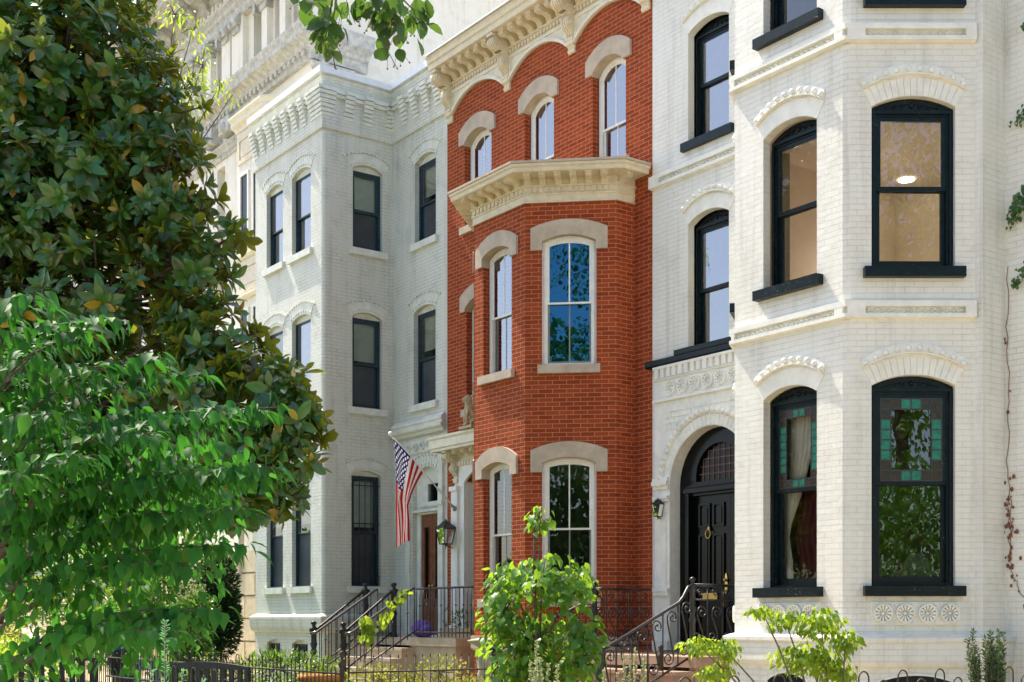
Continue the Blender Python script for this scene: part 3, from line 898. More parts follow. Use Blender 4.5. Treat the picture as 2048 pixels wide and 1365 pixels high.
# bay cornice
mb = MB(); mb.sweep([(0, 7.99), (.035, 7.99), (.035, 8.005), (.02, 8.02), (.02, 8.10), (.04, 8.112), (.04, 8.13), (.025, 8.14), (.025, 8.215), (.06, 8.23), (.06, 8.25), (.03, 8.262), (.03, 8.36), (.34, 8.362), (.35, 8.38), (.35, 8.42), (.38, 8.44), (.38, 8.475), (0, 8.475)], RP)
bc = mb.build('bay_cornice', 'cream', RH)
mb = MB(); mb.sweep([(0, 8.477), (.39, 8.477), (.40, 8.48), (.40, 8.515), (.0, 8.56)], RP)
mb.face([(x, y, 8.555) for x, y in RP[1:5]] ); mb.build('bay_roof', 'stone', RH)
for f, a, b, n in ((fRL, .02, lenA - .0, 14), (fRBf, -16.96, -15.595, 13), (fRA, .02, lenA - .02, 15)):
    mb = MB(); bell_row(mb, f, a, b, 8.218, .075, n, .025, .022); mb.build('tongue_band', 'cream', bc)
for k in range(6):
    modillion(RH, fRA, .0 + .05 + k * .235, 8.355, .30, .10, .12, 'cream')
    modillion(RH, fRBf, -16.97 + .1 + k * .235, 8.355, .30, .10, .12, 'cream')
    modillion(RH, fRL, lenA - .05 - k * .235, 8.355, .30, .10, .12, 'cream')
modillion(RH, fRr, .06, 8.355, .26, .10, .12, 'cream')
# main cornice
mb = MB()
mb.sweep([(0, 11.42), (.05, 11.42), (.05, 11.44), (.03, 11.45), (.03, 11.53), (.07, 11.55), (.07, 11.58), (.03, 11.59), (.03, 11.76), (.42, 11.762), (.43, 11.78), (.43, 11.86), (.46, 11.88), (.47, 11.95), (.50, 11.98), (0, 12.0)], [(-19.86, 13), (-14.215, 13)])
mc = mb.build('main_cornice', 'cream', RH)
mb = MB(); mb.box(fR0, -19.86, -14.215, 0, .52, 12.002, 12.035); mb.build('cornice_flashing', 'flash', RH)
mb = MB(); mb.box(fR0, -19.86, -14.215, -9, -.01, 12.0, 12.03); mb.build('roof', 'roofing', RH)
mb = MB(); bell_row(mb, fR0, -19.8, -14.3, 11.53, .07, 62, .03, .03); mb.build('tongue_band', 'cream', mc)
BU = [-19.74, -17.93, -16.13, -14.34]
for u in BU: big_bracket(RH, fR0, u, 10.86, 11.755, .41, .17, 'cream')
for a, b in zip(BU, BU[1:]):
    for k in range(1, 7): modillion(RH, fR0, a + (b - a) * k / 7, 11.75, .36, .125, .19, 'cream')
    mb = MB()
    u0, u1 = a + .085, b - .085
    ar = arc(u0, u1, 10.98, 11.30, 16)
    mb.ext(fR0, [(u1, 11.42), (u0, 11.42)] + ar, 0, .03)
    up = arc(u0, u1, 11.04, 11.36, 16)
    mb.ext(fR0, ar + list(reversed(up)), .0, .075)
    up2 = arc(u0, u1, 11.055, 11.385, 16)
    mb.ext(fR0, up + list(reversed(up2)), .0, .05)
    for s0, s1 in ((u0, u0 + .05), (u1 - .05, u1)): mb.box(fR0, s0, s1, .03, .05, 11.05, 11.42)
    mb.box(fR0, u0 + .05, u1 - .05, .03, .05, 11.375, 11.42)
    mb.build('arched_panel', 'creamlt', RH)
# entrance hood
mb = MB()
hp = [(-19.86, 13), (-19.86, 12.62), (-17.95, 12.62)]
mb.sweep([(-.02, 4.70), (.0, 4.70), (.0, 4.74), (.03, 4.76), (.03, 4.90), (.06, 4.93), (.06, 4.97), (-.3, 5.02)], hp)
mb.box(Fr(0, 13, 0), -19.85, -17.96, 0, .37, 4.71, 4.98)
eh = mb.build('entrance_hood', 'creamlt', RH)
mb = MB(); mb.box(fR0, -19.62, -17.95, 0, .05, 4.42, 4.70); bell_row(mb, fR0, -19.5, -18.0, 4.52, .09, 16, .05, .03); mb.build('hood_frieze', 'creamlt', RH)
for k in range(5): modillion(RH, fR0, -19.30 + k * .28, 4.705, .26, .10, .14, 'creamlt')
big_bracket(RH, fR0, -19.52, 4.05, 4.705, .32, .13, 'creamlt')
mb = MB()
mb.ext(fR0, [(-19.42, 1.3), (-19.24, 1.3), (-19.24, 4.12)] + arc(-19.24, -18.12, 4.12, 4.34, 12)[1:] + [(-18.12, 1.3), (-18.0, 1.3), (-18.0, 4.42), (-19.42, 4.42)], .0, .05)
mb.box(fR0, -19.60, -19.40, 0.002, .10, 1.3, 4.05); mb.box(fR0, -19.63, -19.38, 0, .13, 3.98, 4.06); mb.box(fR0, -19.63, -19.38, 0, .13, 1.3, 1.5)
mb.build('door_casing', 'white', RH)
# vestibule, impost and door
mb = MB()
mb.box(fR0, -19.30, -19.235, -.9, -.001, 1.3, 4.5); mb.box(fR0, -18.12, -18.05, -.9, -.001, 1.3, 4.5); mb.box(fR0, -19.23, -18.13, -.95, -.9, 1.3, 4.5)
mb.ext(fR0, [(-19.235, 4.12)] + arc(-19.235, -18.12, 4.12, 4.34, 12)[1:] + [(-18.12, 4.5), (-19.235, 4.5)], -.9, -.121)
mb.box(fR0, -19.235, -19.18, -.52, -.40, 3.05, 3.22); mb.box(fR0, -19.235, -19.20, -.50, -.42, 1.3, 3.05)
mb.build('vestibule', 'white', RH)
d = MB(); d.ext(fR0, rect(-19.05, -18.2, 1.32, 3.5), -.90, -.84); d.ext(fR0, rect(-18.95, -18.3, 2.2, 3.35), -.85, -.82, [rect(-18.9, -18.35, 2.25, 3.3)]); d.ext(fR0, rect(-18.95, -18.3, 1.45, 2.1), -.85, -.82)
o = d.build('door', 'navy', RH)
h = MB(); h.ball(fR0.p(-18.28, -.79, 2.2), .035, 8); h.build('door_knob', 'brass', o)
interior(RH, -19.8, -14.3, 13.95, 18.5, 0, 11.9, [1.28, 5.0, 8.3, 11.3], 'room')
mb = MB()
for z in (1.28, 5.0, 8.3): mb.face([(x, y, z) for x, y in [(-17.8, 13.9), (-17.75, 12.7), (-16.9, 11.75), (-15.65, 11.75), (-14.75, 12.7), (-14.4, 13.9)]])
mb.build('floor_boards', 'room', RH)
# basement openings under the bay
for f, a, b in ((fRBf, -16.7, -15.95), (fRA, .3, 1.1)):
    mb = MB(); mb.ext(f, rect(a, b, .35, .95), .002, .04, [rect(a + .06, b - .06, .41, .89)]); o = mb.build('basement_window', 'white', RH)
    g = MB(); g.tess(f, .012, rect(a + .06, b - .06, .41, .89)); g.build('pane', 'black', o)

# ------------------------------------------------------------------ the white house with dark windows
WH = thing('row_house', 'white painted brick row house with angled bay, blue-black window frames and black arched door', 'house', (-11, 13, 0))
aW = 54.0; ca, sa = math.cos(R(aW)), math.sin(R(aW)); lw = 1.446
WBl, WBr = -10.97, -9.26
PW = [(WBl - lw * ca, 11.4 + lw * sa), (WBl, 11.4), (WBr, 11.4), (WBr + lw * ca, 11.4 + lw * sa)]
f0 = Fr(0, 13, 0); fWB = Fr(0, 11.4, 0); fWA = Fr(WBr, 11.4, aW); fWL = Fr(*PW[0], -aW)
xe, ye = PW[3]
W4 = (8.58, 10.17, 10.28); W3 = (5.55, 7.36, 7.48); W2 = (1.98, 4.23, 4.35)
wr4 = (-13.44, -12.62, *W4); wr3 = (-13.44, -12.62, 5.52, 7.38, 7.50)
wdoor = (-13.76, -12.14, 1.15, 3.60, 4.38)
WBw = (-10.50, -9.68); WAw = (.285, 1.225)
TOP = 12.0
mb = MB()
mb.wall(f0, -14.21, -11.5, 0, TOP, [arch(*wr4, 12), arch(*wr3, 12)] + [[(-13.77, 1.15), (-12.13, 1.15), (-12.13, 4.42), (-13.77, 4.42)]], .12)
bb = (-10.35, -9.75, .35, .85, .98)
mb.wall(fWB, WBl, WBr - .05, 0, TOP, [arch(*WBw, *z, 12) for z in (W4, W3, W2)], .12)
q0 = fWA.p(.05, 0, 0)
mb.face([(WBr - .05, 11.4, 0), (q0.x, q0.y, 0), (q0.x, q0.y, TOP), (WBr - .05, 11.4, TOP)], [(WBr - .05, 0), (WBr + .05, 0), (WBr + .05, TOP), (WBr - .05, TOP)])
mb.wall(fWA, .05, lw, 0, TOP, [arch(*WAw, *z, 12) for z in (W4, W3, W2)], .12, uvo=WBr)
mb.wall(fWL, 0, lw, 0, TOP, [arch(lw - WAw[1], lw - WAw[0], *z, 12) for z in (W4, W3, W2)], .12, uvo=-13)
mb.wall(Fr(PW[0][0], 13, -90), 0, 13 - PW[0][1], 0, TOP)
mb.wall(Fr(0, ye, 0), xe, xe + .10, 0, TOP)
mb.wall(Fr(xe + .10, ye, 90), 0, 13 - ye, 0, TOP, uvo=-8)
mb.wall(f0, xe + .10, -5.2, 0, TOP)
for q in ([(-14.205, 13), (-14.205, 22)], [(-14.205, 22), (-5.2, 22)], [(-5.2, 22), (-5.2, 13)]):
    (xa, ya), (xb, yb) = q
    mb.face([(xb, yb, 0), (xa, ya, 0), (xa, ya, TOP), (xb, yb, TOP)], [(0, 0), (9, 0), (9, 12), (0, 12)])
mb.build('wall', 'wbrick', WH)
mb = MB(); mb.face([(-14.2, 13, TOP - .02), (-5.2, 13, TOP - .02), (-5.2, 22, TOP - .02), (-14.2, 22, TOP - .02)]); mb.face([(x, y, TOP - .02) for x, y in [(-11.85, 13)] + PW + [(-8.3, 13)]]); mb.build('roof', 'roofing', WH)
WP = [(PW[0][0], 13)] + PW + [(xe + .10, ye), (xe + .10, 13)]
mb = MB(); mb.sweep([(0, 11.4), (.06, 11.4), (.06, 11.55), (.25, 11.6), (.25, 11.9), (.3, 12.0), (0, 12.05)], [(-14.2, 13), WP[0]] + WP[1:] + [(-5.2, 13)]); mb.build('cornice', 'wpaint', WH)

def dark_window(fr, u0, u1, z, rev=.13, meet=None, carved=True, glass='glass', lglass=None, **k):
    o = (u0, u1, z[0], z[1], z[2])
    w = window(WH, fr, o, rev, 'navy', 'navy', .075, .05, meet=meet, glass=glass, lglass=lglass, **k)
    mb = MB()
    # inner bead, and the carved scroll work of the arched head
    mb.ext(fr, rect(u0 + .025, u1 - .025, z[0] + .01, z[1] - .03), -rev - .01, -rev + .025, [rect(u0 + .05, u1 - .05, z[0] + .03, z[1] - .06)])
    um = (u0 + u1) / 2; zz = z[1] + .035; v = -rev - .012
    mb.ball(fr.p(um, v, zz + .005), .030, 10)
    for s in (-1, 1):
        for c, r, tw in ((.10, .028, 1), (.19, .022, -1)):
            pts = [fr.p(um + s * (c + r * (1 - t / 9 * .75) * math.cos(t * .75)), v + .008, zz - .006 + tw * r * (1 - t / 9 * .75) * math.sin(t * .75)) for t in range(9)]
            mb.tube(pts, .006, 5)
        mb.tube([fr.p(um + s * (.04 + .26 * t / 6), v + .006, zz + .018 - .05 * (t / 6) ** 2) for t in range(7)], .006, 5)
    mb.build('carved_head', 'navy', w)
    return w

def ball_hood(fr, u0, u1, zs, zc, n=10):
    """raised arch with a row of balls on it"""
    mb = MB()
    w0, w1 = u0 - .10, u1 + .10; a, b = zs + .20, zc + .25
    lo = arc(w0, w1, a, b, 16); up = arc(w0 - .03, w1 + .03, a + .085, b + .10, 16)
    mb.ext(fr, lo + list(reversed(up)), 0, .022)
    lip = arc(w0, w1, a - .012, b - .014, 16)
    mb.ext(fr, lip + list(reversed(lo)), 0, .05)
    mid = arc(w0 + .02, w1 - .02, a + .05, b + .052, n - 1)
    for u, z in mid: mb.ball(fr.p(u, .03, z), .034, 12)
    radial(mb, fr, u0, u1, zs, zc, .004, .058, .20, 15, -.004, .007)
    return mb.build('ball_hood', 'wpaint', WH)

dark_window(f0, wr4[0], wr4[1], W4, .16, meet=9.42, shade=0.99, shmat='white', glass='glasssky')
dark_window(f0, wr3[0], wr3[1], (5.52, 7.38, 7.50), .16, meet=6.42, shade=0.99, shmat='curtain', glass='glasssky')
for z in (W4, (5.52, 7.38, 7.50)): ball_hood(f0, wr4[0], wr4[1], z[1], z[2], 9)
sill(WH, f0, wr4[0], wr4[1], 8.58, .12, .07, .10, 'navy', .15)
stain = []
for z in (W4, W3, W2):
    for fr, (u0, u1) in ((fWB, WBw), (fWA, WAw), (fWL, (lw - WAw[1], lw - WAw[0]))):
        low = z is W2
        w = dark_window(fr, u0, u1, z, .15 if fr is fWB else .07, meet=(z[0] + 1.17 if low else z[0] + .92), shade=.97 if (z is W4 and fr is fWB) else None, shmat='grey_up', glass='glassclear' if (fr is fWB and z is not W4) else ('glassmid' if z is W3 else 'glass'))
        ball_hood(fr, u0, u1, z[1], z[2])
        sill(WH, fr, u0, u1, z[0], .115, .09, .095, 'navy', .15)
        if low:
            rev = .15 if fr is fWB else .07
            a, b = u0 + .125, u1 - .125; zb, zt = z[0] + 1.19, z[1] - .135
            stain.append((fr, a, b, zb, zt, -rev - .018, w))
# stained glass border of squares in the ground floor upper sashes
for fr, a, b, zb, zt, v, w in stain:
    n = 6; s = (b - a) / n; nz = max(6, round((zt - zb) / s)); sz = (zt - zb) / nz
    green = MB(); brown = MB(); lead = MB()
    for i in range(n):
        for j in range(nz):
            if not (i in (0, n - 1) or j in (0, nz - 1)): continue
            g = (2 <= i <= 3) if j in (0, nz - 1) else (2 <= j <= nz - 3)
            if (i in (0, n - 1)) and j in (0, nz - 1): mbx = brown
            else: mbx = green if g else brown
            mbx.ext(fr, rect(a + i * s + .004, a + (i + 1) * s - .004, zb + j * sz + .004, zb + (j + 1) * sz - .004), v + .002, v + .008)
    for i in range(n + 1):
        for (p, q) in (((zb, zb + sz), (zt - sz, zt)) if 1 < i < n - 1 else ((zb, zt),)) : lead.box(fr, a + i * s - .007, a + i * s + .007, v - .002, v + .011, p, q)
    for j in range(nz + 1):
        for (p, q) in (((a, a + s), (b - s, b)) if 1 < j < nz - 1 else ((a, b),)): lead.box(fr, p, q, v - .002, v + .0105, zb + j * sz - .007, zb + j * sz + .007)
    green.build('stained_glass', 'stgreen', w); brown.build('stained_glass', 'stbrown', w); lead.build('lead_came', 'lead', w)

# string courses with sunk diamonds
def string_course(z0, name='string_course'):
    mb = MB()
    path = [(PW[0][0], PW[0][1])] + PW[1:4]
    h = .165
    mb.sweep([(0, z0), (.065, z0 + .012), (.065, z0 + .055), (.004, z0 + .056), (.004, z0 + .131), (.065, z0 + .132), (.065, z0 + h + .03), (0, z0 + h + .045)], path)
    for fr, a, b in ((fWB, WBl + .05, WBr - .12), (fWA, .20, lw - .12), (fWL, .12, lw - .1)):
        diamond_band(mb, fr, a, b, z0 + .057, z0 + .130, .004)
    for fr, a, b in ((fWA, .0, .20), (fWA, lw - .12, lw), (fWB, WBr - .12, WBr), (fWB, WBl, WBl + .05)): mb.box(fr, a, b, .0, .064, z0 + .05, z0 + .135)
    mb.build(name, 'wpaint', WH)
string_course(4.975); string_course(8.08); string_course(11.0)
mb = MB(); z0 = 8.09
mb.sweep([(0, z0), (.065, z0 + .01), (.065, z0 + .055), (.004, z0 + .056), (.004, z0 + .131), (.065, z0 + .132), (.065, z0 + .19), (0, z0 + .2)], [(-14.235, 13), (-11.8, 13)])
diamond_band(mb, f0, -14.02, -11.9, z0 + .057, z0 + .130, .004); mb.box(f0, -14.235, -14.02, 0, .064, z0 + .05, z0 + .135)
mb.build('string_course', 'wpaint', WH)
# rosette panels under the ground floor windows
for fr, a, b in ((fWB, -10.56, -9.62), (fWA, .275, 1.275), (fWL, .2, 1.2)):
    mb = MB(); mb.ext(fr, rect(a, b, 1.545, 1.80), 0, .022)
    p = mb.build('rosette_panel', 'wpaint', WH); s = (b - a) / 4
    for k in range(4):
        r_ = MB(); rosette(r_, fr, a + s * (k + .5), 1.672, .105, .022)
        for du, dz in ((-.5, -.5), (.5, -.5), (-.5, .5), (.5, .5)):
            uu = a + s * (k + .5) + du * s * .86; zz = 1.672 + dz * .215
            r_.ext(fr, [(uu, zz), (uu - du * .07, zz), (uu, zz - dz * .07)], .022, .034)
        r_.build('rosette', 'wpaint', p)
mb = MB(); mb.sweep([(0, 1.44), (.05, 1.43), (.14, 1.40), (.14, 1.36), (.12, 1.345), (.12, 1.12), (.09, 1.07), (0.06, 1.04), (.06, 0), (0, 0)], WP); mb.build('water_table', 'wbrick', WH)
# arched basement openings in the bay
for fr, a, b in ((fWB, -10.40, -9.75), (fWA, .28, 1.24)):
    mb = MB(); mb.ext(fr, arch(a, b, .45, .90, 1.0, 10), .061, .075, [arch(a + .03, b - .03, .48, .885, .975, 10)]); o = mb.build('basement_window', 'wpaint', WH)
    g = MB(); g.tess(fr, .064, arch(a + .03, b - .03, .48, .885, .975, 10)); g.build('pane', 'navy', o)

# entrance: projecting surround
mb = MB(); v = .07
PLx0, PLx1 = -14.08, -11.62
mb.ext(f0, rect(PLx0, PLx1, 1.15, 5.36), 0, v, [arch(*wdoor, 20)])
mb.rim(f0, arch(*wdoor, 20), 0, -.24, inward=True)
mb.build('entrance_surround', 'wpaint', WH)
mb = MB(); x0 = -14.24
mb.sweep([(0, 5.375), (.10, 5.375), (.13, 5.40), (.13, 5.47), (.10, 5.49), (0, 5.50)], [(x0, 13), (-11.9, 13)])
mb.box(f0, -13.62, -12.0, 0, .12, 5.485, 5.56)
mb.build('lintel_ledge', 'navy', WH)
mb = MB()
for k in range(19):
    u = -14.05 + k * .126; mb.box(f0, u, u + .072, v, v + .04, 5.20, 5.335)
mb.box(f0, PLx0, PLx1, v, v + .05, 5.335, 5.374); mb.sweep([(0, 5.155), (.03, 5.165), (.045, 5.185), (.02, 5.20), (0, 5.2)], [(PLx0, 13 - v), (PLx1, 13 - v)])
mb.build('dentil_course', 'wpaint', WH)
mb = MB(); mb.sweep([(0, 4.83), (.05, 4.845), (.05, 4.875), (.02, 4.90), (0, 4.905)], [(PLx0 - .01, 13 - v), (PLx1, 13 - v)])
for k in range(8): rosette(mb, f0, -13.72 + k * .255, 5.03, .105, v, 10)
mb.box(f0, -13.86, -11.7, v, v + .008, 4.905, 5.155)
mb.build('rosette_band', 'wpaint', WH)
mb = MB()
cu = (wdoor[0] + wdoor[1]) / 2
for k in range(31):
    t = math.pi * k / 30; r_ = .985
    mb.ball(f0.p(cu + r_ * math.cos(t), v + .022, 3.61 + r_ * math.sin(t)), .047, 12)
pts = lambda rr: [(cu + rr * math.cos(math.pi * k / 24), 3.61 + rr * math.sin(math.pi * k / 24)) for k in range(25)]
mb.ext(f0, pts(1.03) + list(reversed(pts(.94))), v, v + .02)
radial(mb, f0, wdoor[0], wdoor[1], 3.61, 4.38, .012, .07, .145, 31, v - .002, v + .007)
mb.build('beaded_arch', 'wpaint', WH)
# stippled courses in the spandrels
mb = MB()
for j in range(4):
    z = 4.42 + j * .085
    for k in range(44):
        u = -13.85 + k * .05
        if (u - cu) ** 2 + (z + .03 - 3.61) ** 2 < 1.07 ** 2: continue
        mb.box(f0, u, u + .046, v, v + .010 + .008 * rnd.random(), z, z + .068)
mb.build('spandrel_courses', 'wpaint', WH)
for u0, u1 in ((-14.09, -13.765), (-12.135, -11.7)):
    mb = MB()
    prof = lambda z, h, o: mb.box(f0, u0, u1, v, v + o, z, z + h)
    prof(3.66, .05, .05); prof(3.60, .06, .07); prof(3.54, .06, .035); prof(3.40, .04, .05); prof(3.36, .04, .03)
    prof(2.02, .05, .05); prof(1.96, .06, .035); prof(1.15, .14, .05)
    mb.box(f0, u0 + .06, u1 - .06, v, v + .02, 2.10, 3.30)
    mb.build('pilaster', 'wpaint', WH)
# black door, transom and leaded fanlight
d = MB(); fr = Fr(0, 12.90, 0); cx = -12.95
d.ext(fr, arch(*wdoor, 20), -.36, -.24, [rect(-13.52, -12.38, 1.16, 3.42), arch(-13.42, -12.48, 3.62, 3.62, 4.16, 14)])
d.box(fr, -13.60, -12.30, -.24, -.15, 3.46, 3.52); d.box(fr, -13.60, -12.30, -.24, -.20, 3.52, 3.58)
for k in range(22): d.box(fr, -13.56 + k * .057, -13.53 + k * .057, -.2, -.175, 3.52, 3.55)
d.box(fr, -13.60, -13.53, -.24, -.19, 1.16, 3.46)
df = d.build('door_frame', 'black', WH)
g = MB(); g.tess(fr, -.30, arch(-13.42, -12.48, 3.62, 3.62, 4.16, 14)); g.build('fanlight_pane', 'black', df)
g = MB()
for k in range(1, 9):
    u = -13.42 + k * .1045; zt = 3.62 + .54 * math.sqrt(max(0, 1 - ((u - cx) / .47) ** 2)); g.box(fr, u - .0035, u + .0035, -.298, -.288, 3.62, zt)
for k in range(1, 5):
    z = 3.62 + k * .11; hw = .47 * math.sqrt(1 - ((z - 3.62) / .54) ** 2); g.box(fr, cx - hw, cx + hw, -.299, -.2885, z - .0035, z + .0035)
g.build('leaded_grid', 'door', df)
for a, b in ((-13.515, -12.80), (-12.795, -12.385)):
    d = MB(); d.ext(fr, rect(a, b, 1.165, 3.415), -.36, -.31); m_ = (a + b) / 2; wd_ = b - a
    cols = ((a + .10, m_ - .03), (m_ + .03, b - .10)) if wd_ > .5 else ((a + .09, b - .09),)
    for p, q in cols:
        for z0, z1 in ((2.95, 3.30), (2.05, 2.85)):
            d.ext(fr, rect(p, q, z0, z1), -.31, -.285, [rect(p + .03, q - .03, z0 + .03, z1 - .03)]); d.ext(fr, rect(p + .06, q - .06, z0 + .06, z1 - .06), -.31, -.295)
    p, q, z0, z1 = a + .10, b - .10, 1.30, 1.78
    d.ext(fr, rect(p, q, z0, z1), -.31, -.285, [rect(p + .03, q - .03, z0 + .03, z1 - .03)]); d.ext(fr, rect(p + .06, q - .06, z0 + .06, z1 - .06), -.31, -.295)
    dr_ = d.build('door', 'black', WH)
    if wd_ > .5: dr = dr_
kx = -13.20
h = MB(); h.lathe(fr.p(kx, -.285, 2.93), [(.035, 0), (.03, .02), (.0, .035)], 12, axis=tuple(fr.n))
h.tube([fr.p(kx + .05 * math.cos(t * math.pi / 8), -.262, 2.85 + .065 * math.sin(t * math.pi / 8)) for t in range(17)], .009, 6); h.build('door_knocker', 'brass', dr)
h = MB(); h.box(fr, -13.34, -13.04, -.31, -.29, 1.89, 1.99); h.box(fr, -13.31, -13.07, -.29, -.28, 1.92, 1.96); h.build('mail_slot', 'brass', dr)
h = MB(); hx = -12.87; h.ext(fr, [(hx + .03 * math.cos(t * math.pi / 8), 2.12 + .15 * math.sin(t * math.pi / 8)) for t in range(16)], -.31, -.295)
h.tube([fr.p(hx, -.29, 2.02), fr.p(hx, -.24, 1.98), fr.p(hx - .01, -.235, 1.88), fr.p(hx, -.25, 1.80), fr.p(hx, -.30, 1.76)], .013, 6); h.ball(fr.p(hx, -.27, 2.17), .025, 8); h.build('door_handle', 'brass', dr)
# rooms
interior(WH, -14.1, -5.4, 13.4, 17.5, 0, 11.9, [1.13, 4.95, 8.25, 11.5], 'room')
mb = MB()
pl = [(-11.7, 13.4), (-11.6, 12.7), (-10.85, 11.6), (-9.35, 11.6), (-8.6, 12.7), (-8.45, 13.4)]
for z in (1.13, 8.0): mb.face([(x, y, z) for x, y in pl])
mb.build('floor_boards', 'room', WH)
# the lit room behind the second floor bay: beige walls, ceiling and a downlight
mb = MB(); x0, x1, y1, za, zb_ = -11.75, -6.6, 15.6, 4.98, 7.85
P = Vector
mb.face([P((x0, y1, za)), P((x1, y1, za)), P((x1, y1, zb_)), P((x0, y1, zb_))]); mb.face([P((x0, 12.75, za)), P((x0, y1, za)), P((x0, y1, zb_)), P((x0, 12.75, zb_))]); mb.face([P((x1, y1, za)), P((x1, 13.2, za)), P((x1, 13.2, zb_)), P((x1, y1, zb_))])
mb.face([P((x0, 12.75, zb_)), P((-10.85, 11.58, zb_)), P((-9.35, 11.58, zb_)), P((-8.55, 12.7, zb_)), P((-8.4, 13.2, zb_)), P((x1, 13.2, zb_)), P((x1, y1, zb_)), P((x0, y1, zb_))])
mb.face([P((x0, 12.75, za)), P((-10.85, 11.58, za)), P((-9.35, 11.58, za)), P((-8.55, 12.7, za)), P((-8.4, 13.2, za)), P((x1, 13.2, za)), P((x1, y1, za)), P((x0, y1, za))])
mb.box(Fr(0, 0), -10.3, -10.1, -15.55, -15.5, za, zb_ - .4)
mb.build('lit_room', 'beige', WH)

mb = MB(); c = Vector((-11.2, 15.1, 7.845)); mb.lathe(c, [(.11, 0), (.11, -.012), (.09, -.015), (0.0, -.015)], 20)
lp = mb.build('ceiling_lamp', 'lampon', WH)
for loc, e in (((-11.0, 14.2, 6.3), 10), ((-9.2, 14.0, 6.0), 9)):  # added fill lights hung mid-room, brightening walls and ceiling evenly
    pl_ = bpy.data.lights.new('room_fill_light', 'POINT'); pl_.energy = e; pl_.color = (1.0, .90, .76); pl_.shadow_soft_size = .15
    o = bpy.data.objects.new('room_fill_light', pl_); o.location = loc; COL.objects.link(o)

# curtains and seats behind the ground floor windows of the white house
def sheet(mb, rows, y0, amp, n=26, folds=6):
    """hanging cloth: rows of (z, x0, x1)"""
    g = [[(x0 + (x1 - x0) * i / n, y0 + amp * math.sin(i / n * folds * 2 * math.pi) * min(1, (x1 - x0) / .25), z) for i in range(n + 1)] for z, x0, x1 in rows]
    for a, b in zip(g, g[1:]):
        for i in range(n): mb.face([a[i], b[i], b[i + 1], a[i + 1]], smooth=True)
mb = MB(); rows = [(4.1, -10.46, -9.95), (3.6, -10.46, -10.02), (3.1, -10.46, -10.18), (2.75, -10.46, -10.34), (2.6, -10.45, -10.37), (2.3, -10.46, -10.32), (1.3, -10.46, -10.28)]
sheet(mb, rows, 11.72, .025); cu_ = mb.build('curtain', 'curtain', None, (-10.3, 11.72, 1.3)); tag(cu_, 'ivory curtain gathered behind the stained glass window next to the black door', 'curtain')
mb = MB(); rows = [(4.1, -10.15, -9.72), (3.4, -10.22, -9.72), (2.8, -10.36, -9.85), (2.62, -10.40, -9.9), (2.4, -10.36, -9.84), (1.3, -10.30, -9.80)]
sheet(mb, rows, 11.86, .03, folds=5); cu_ = mb.build('drape', 'drape', None, (-10.0, 11.86, 1.3)); tag(cu_, 'dark red drape hanging behind the ivory curtain in the white house', 'curtain')
t = thing('chair', 'tan oval-backed chair seen low in the window beside the black door', 'chair', (-9.85, 12.2, 1.13))
fr = Fr(-9.85, 12.2, 20)
mb = MB(); mb.ext(fr, [(.24 * math.cos(k * math.pi / 9), .98 + 1.13 + .26 * math.sin(k * math.pi / 9)) for k in range(18)], -.03, .03); mb.build('backrest', 'tangold', t)
mb = MB(); mb.box(fr, -.24, .24, .0, .5, 1.54, 1.62); mb.build('seat', 'tangold', t)
for a, b in ((-.2, .04), (.2, .04), (-.2, .46), (.2, .46)):
    mb = MB(); mb.tube([fr.p(a, b, 1.13), fr.p(a, b, 1.55)], .02, 6); mb.build('leg', 'door', t)
for a in (-.18, .18):
    mb = MB(); mb.tube([fr.p(a, 0.0, 1.6), fr.p(a * .9, 0, 1.95)], .018, 6); mb.build('back_post', 'door', t)
t = thing('armchair', 'grey armchair with humped back in the window at the right corner', 'armchair', (-8.75, 12.35, 1.13))
fr = Fr(-9.02, 12.32, 54)
mb = MB()
out = [(-.28, 1.5), (.30, 1.5), (.30, 2.10), (.26, 2.17), (.16, 2.18)] + [(.0 + .14 * math.cos(t_ * math.pi / 8), 2.24 + .13 * math.sin(t_ * math.pi / 8)) for t_ in range(9)] + [(-.16, 2.18), (-.26, 2.17), (-.30, 2.10)]
mb.ext(fr, out, -.06, .06); mb.build('backrest', 'grey_up', t)
mb = MB(); mb.box(fr, -.30, .30, -.6, -.06, 1.35, 1.58); mb.build('seat', 'grey_up', t)
for a, b in ((-.26, -.1), (.26, -.1), (-.26, -.55), (.26, -.55)):
    mb = MB(); mb.tube([fr.p(a, b, 1.13), fr.p(a, b, 1.36)], .025, 6); mb.build('leg', 'door', t)

# ------------------------------------------------------------------ tall cream building on the left
CB = thing('apartment_building', 'tall cream building with grey stone cornices, arched windows and an oriel', 'building', (-31, 13, 0))
fC = Fr(0, 13, 0)
XL, XR, CT = -46.0, -25.36, 18.3
wins = []
for a, b in ((-31.62, -31.12), (-30.62, -30.10), (-28.42, -27.82), (-27.25, -26.85), (-26.28, -25.86), (-34.6, -34.1), (-33.4, -32.9), (-37.5, -36.9), (-36.3, -35.7), (-40, -39.4), (-42.5, -41.9)):
    wins.append((a, b, 15.05, 16.25, 16.5))
low = [(-30.62, -30.12, 9.7, 13.1, 13.1), (-34.6, -33.8, 9.7, 13, 13.1), (-38, -37.2, 9.7, 13, 13.1), (-30.62, -30.12, 5.2, 8.2, 8.2), (-34.6, -33.8, 5.2, 8.2, 8.3), (-38, -37.2, 5.2, 8.2, 8.3)]
mb = MB()
mb.wall(fC, XL, XR, 3.2, CT, [arch(*w) for w in wins + low], .22)
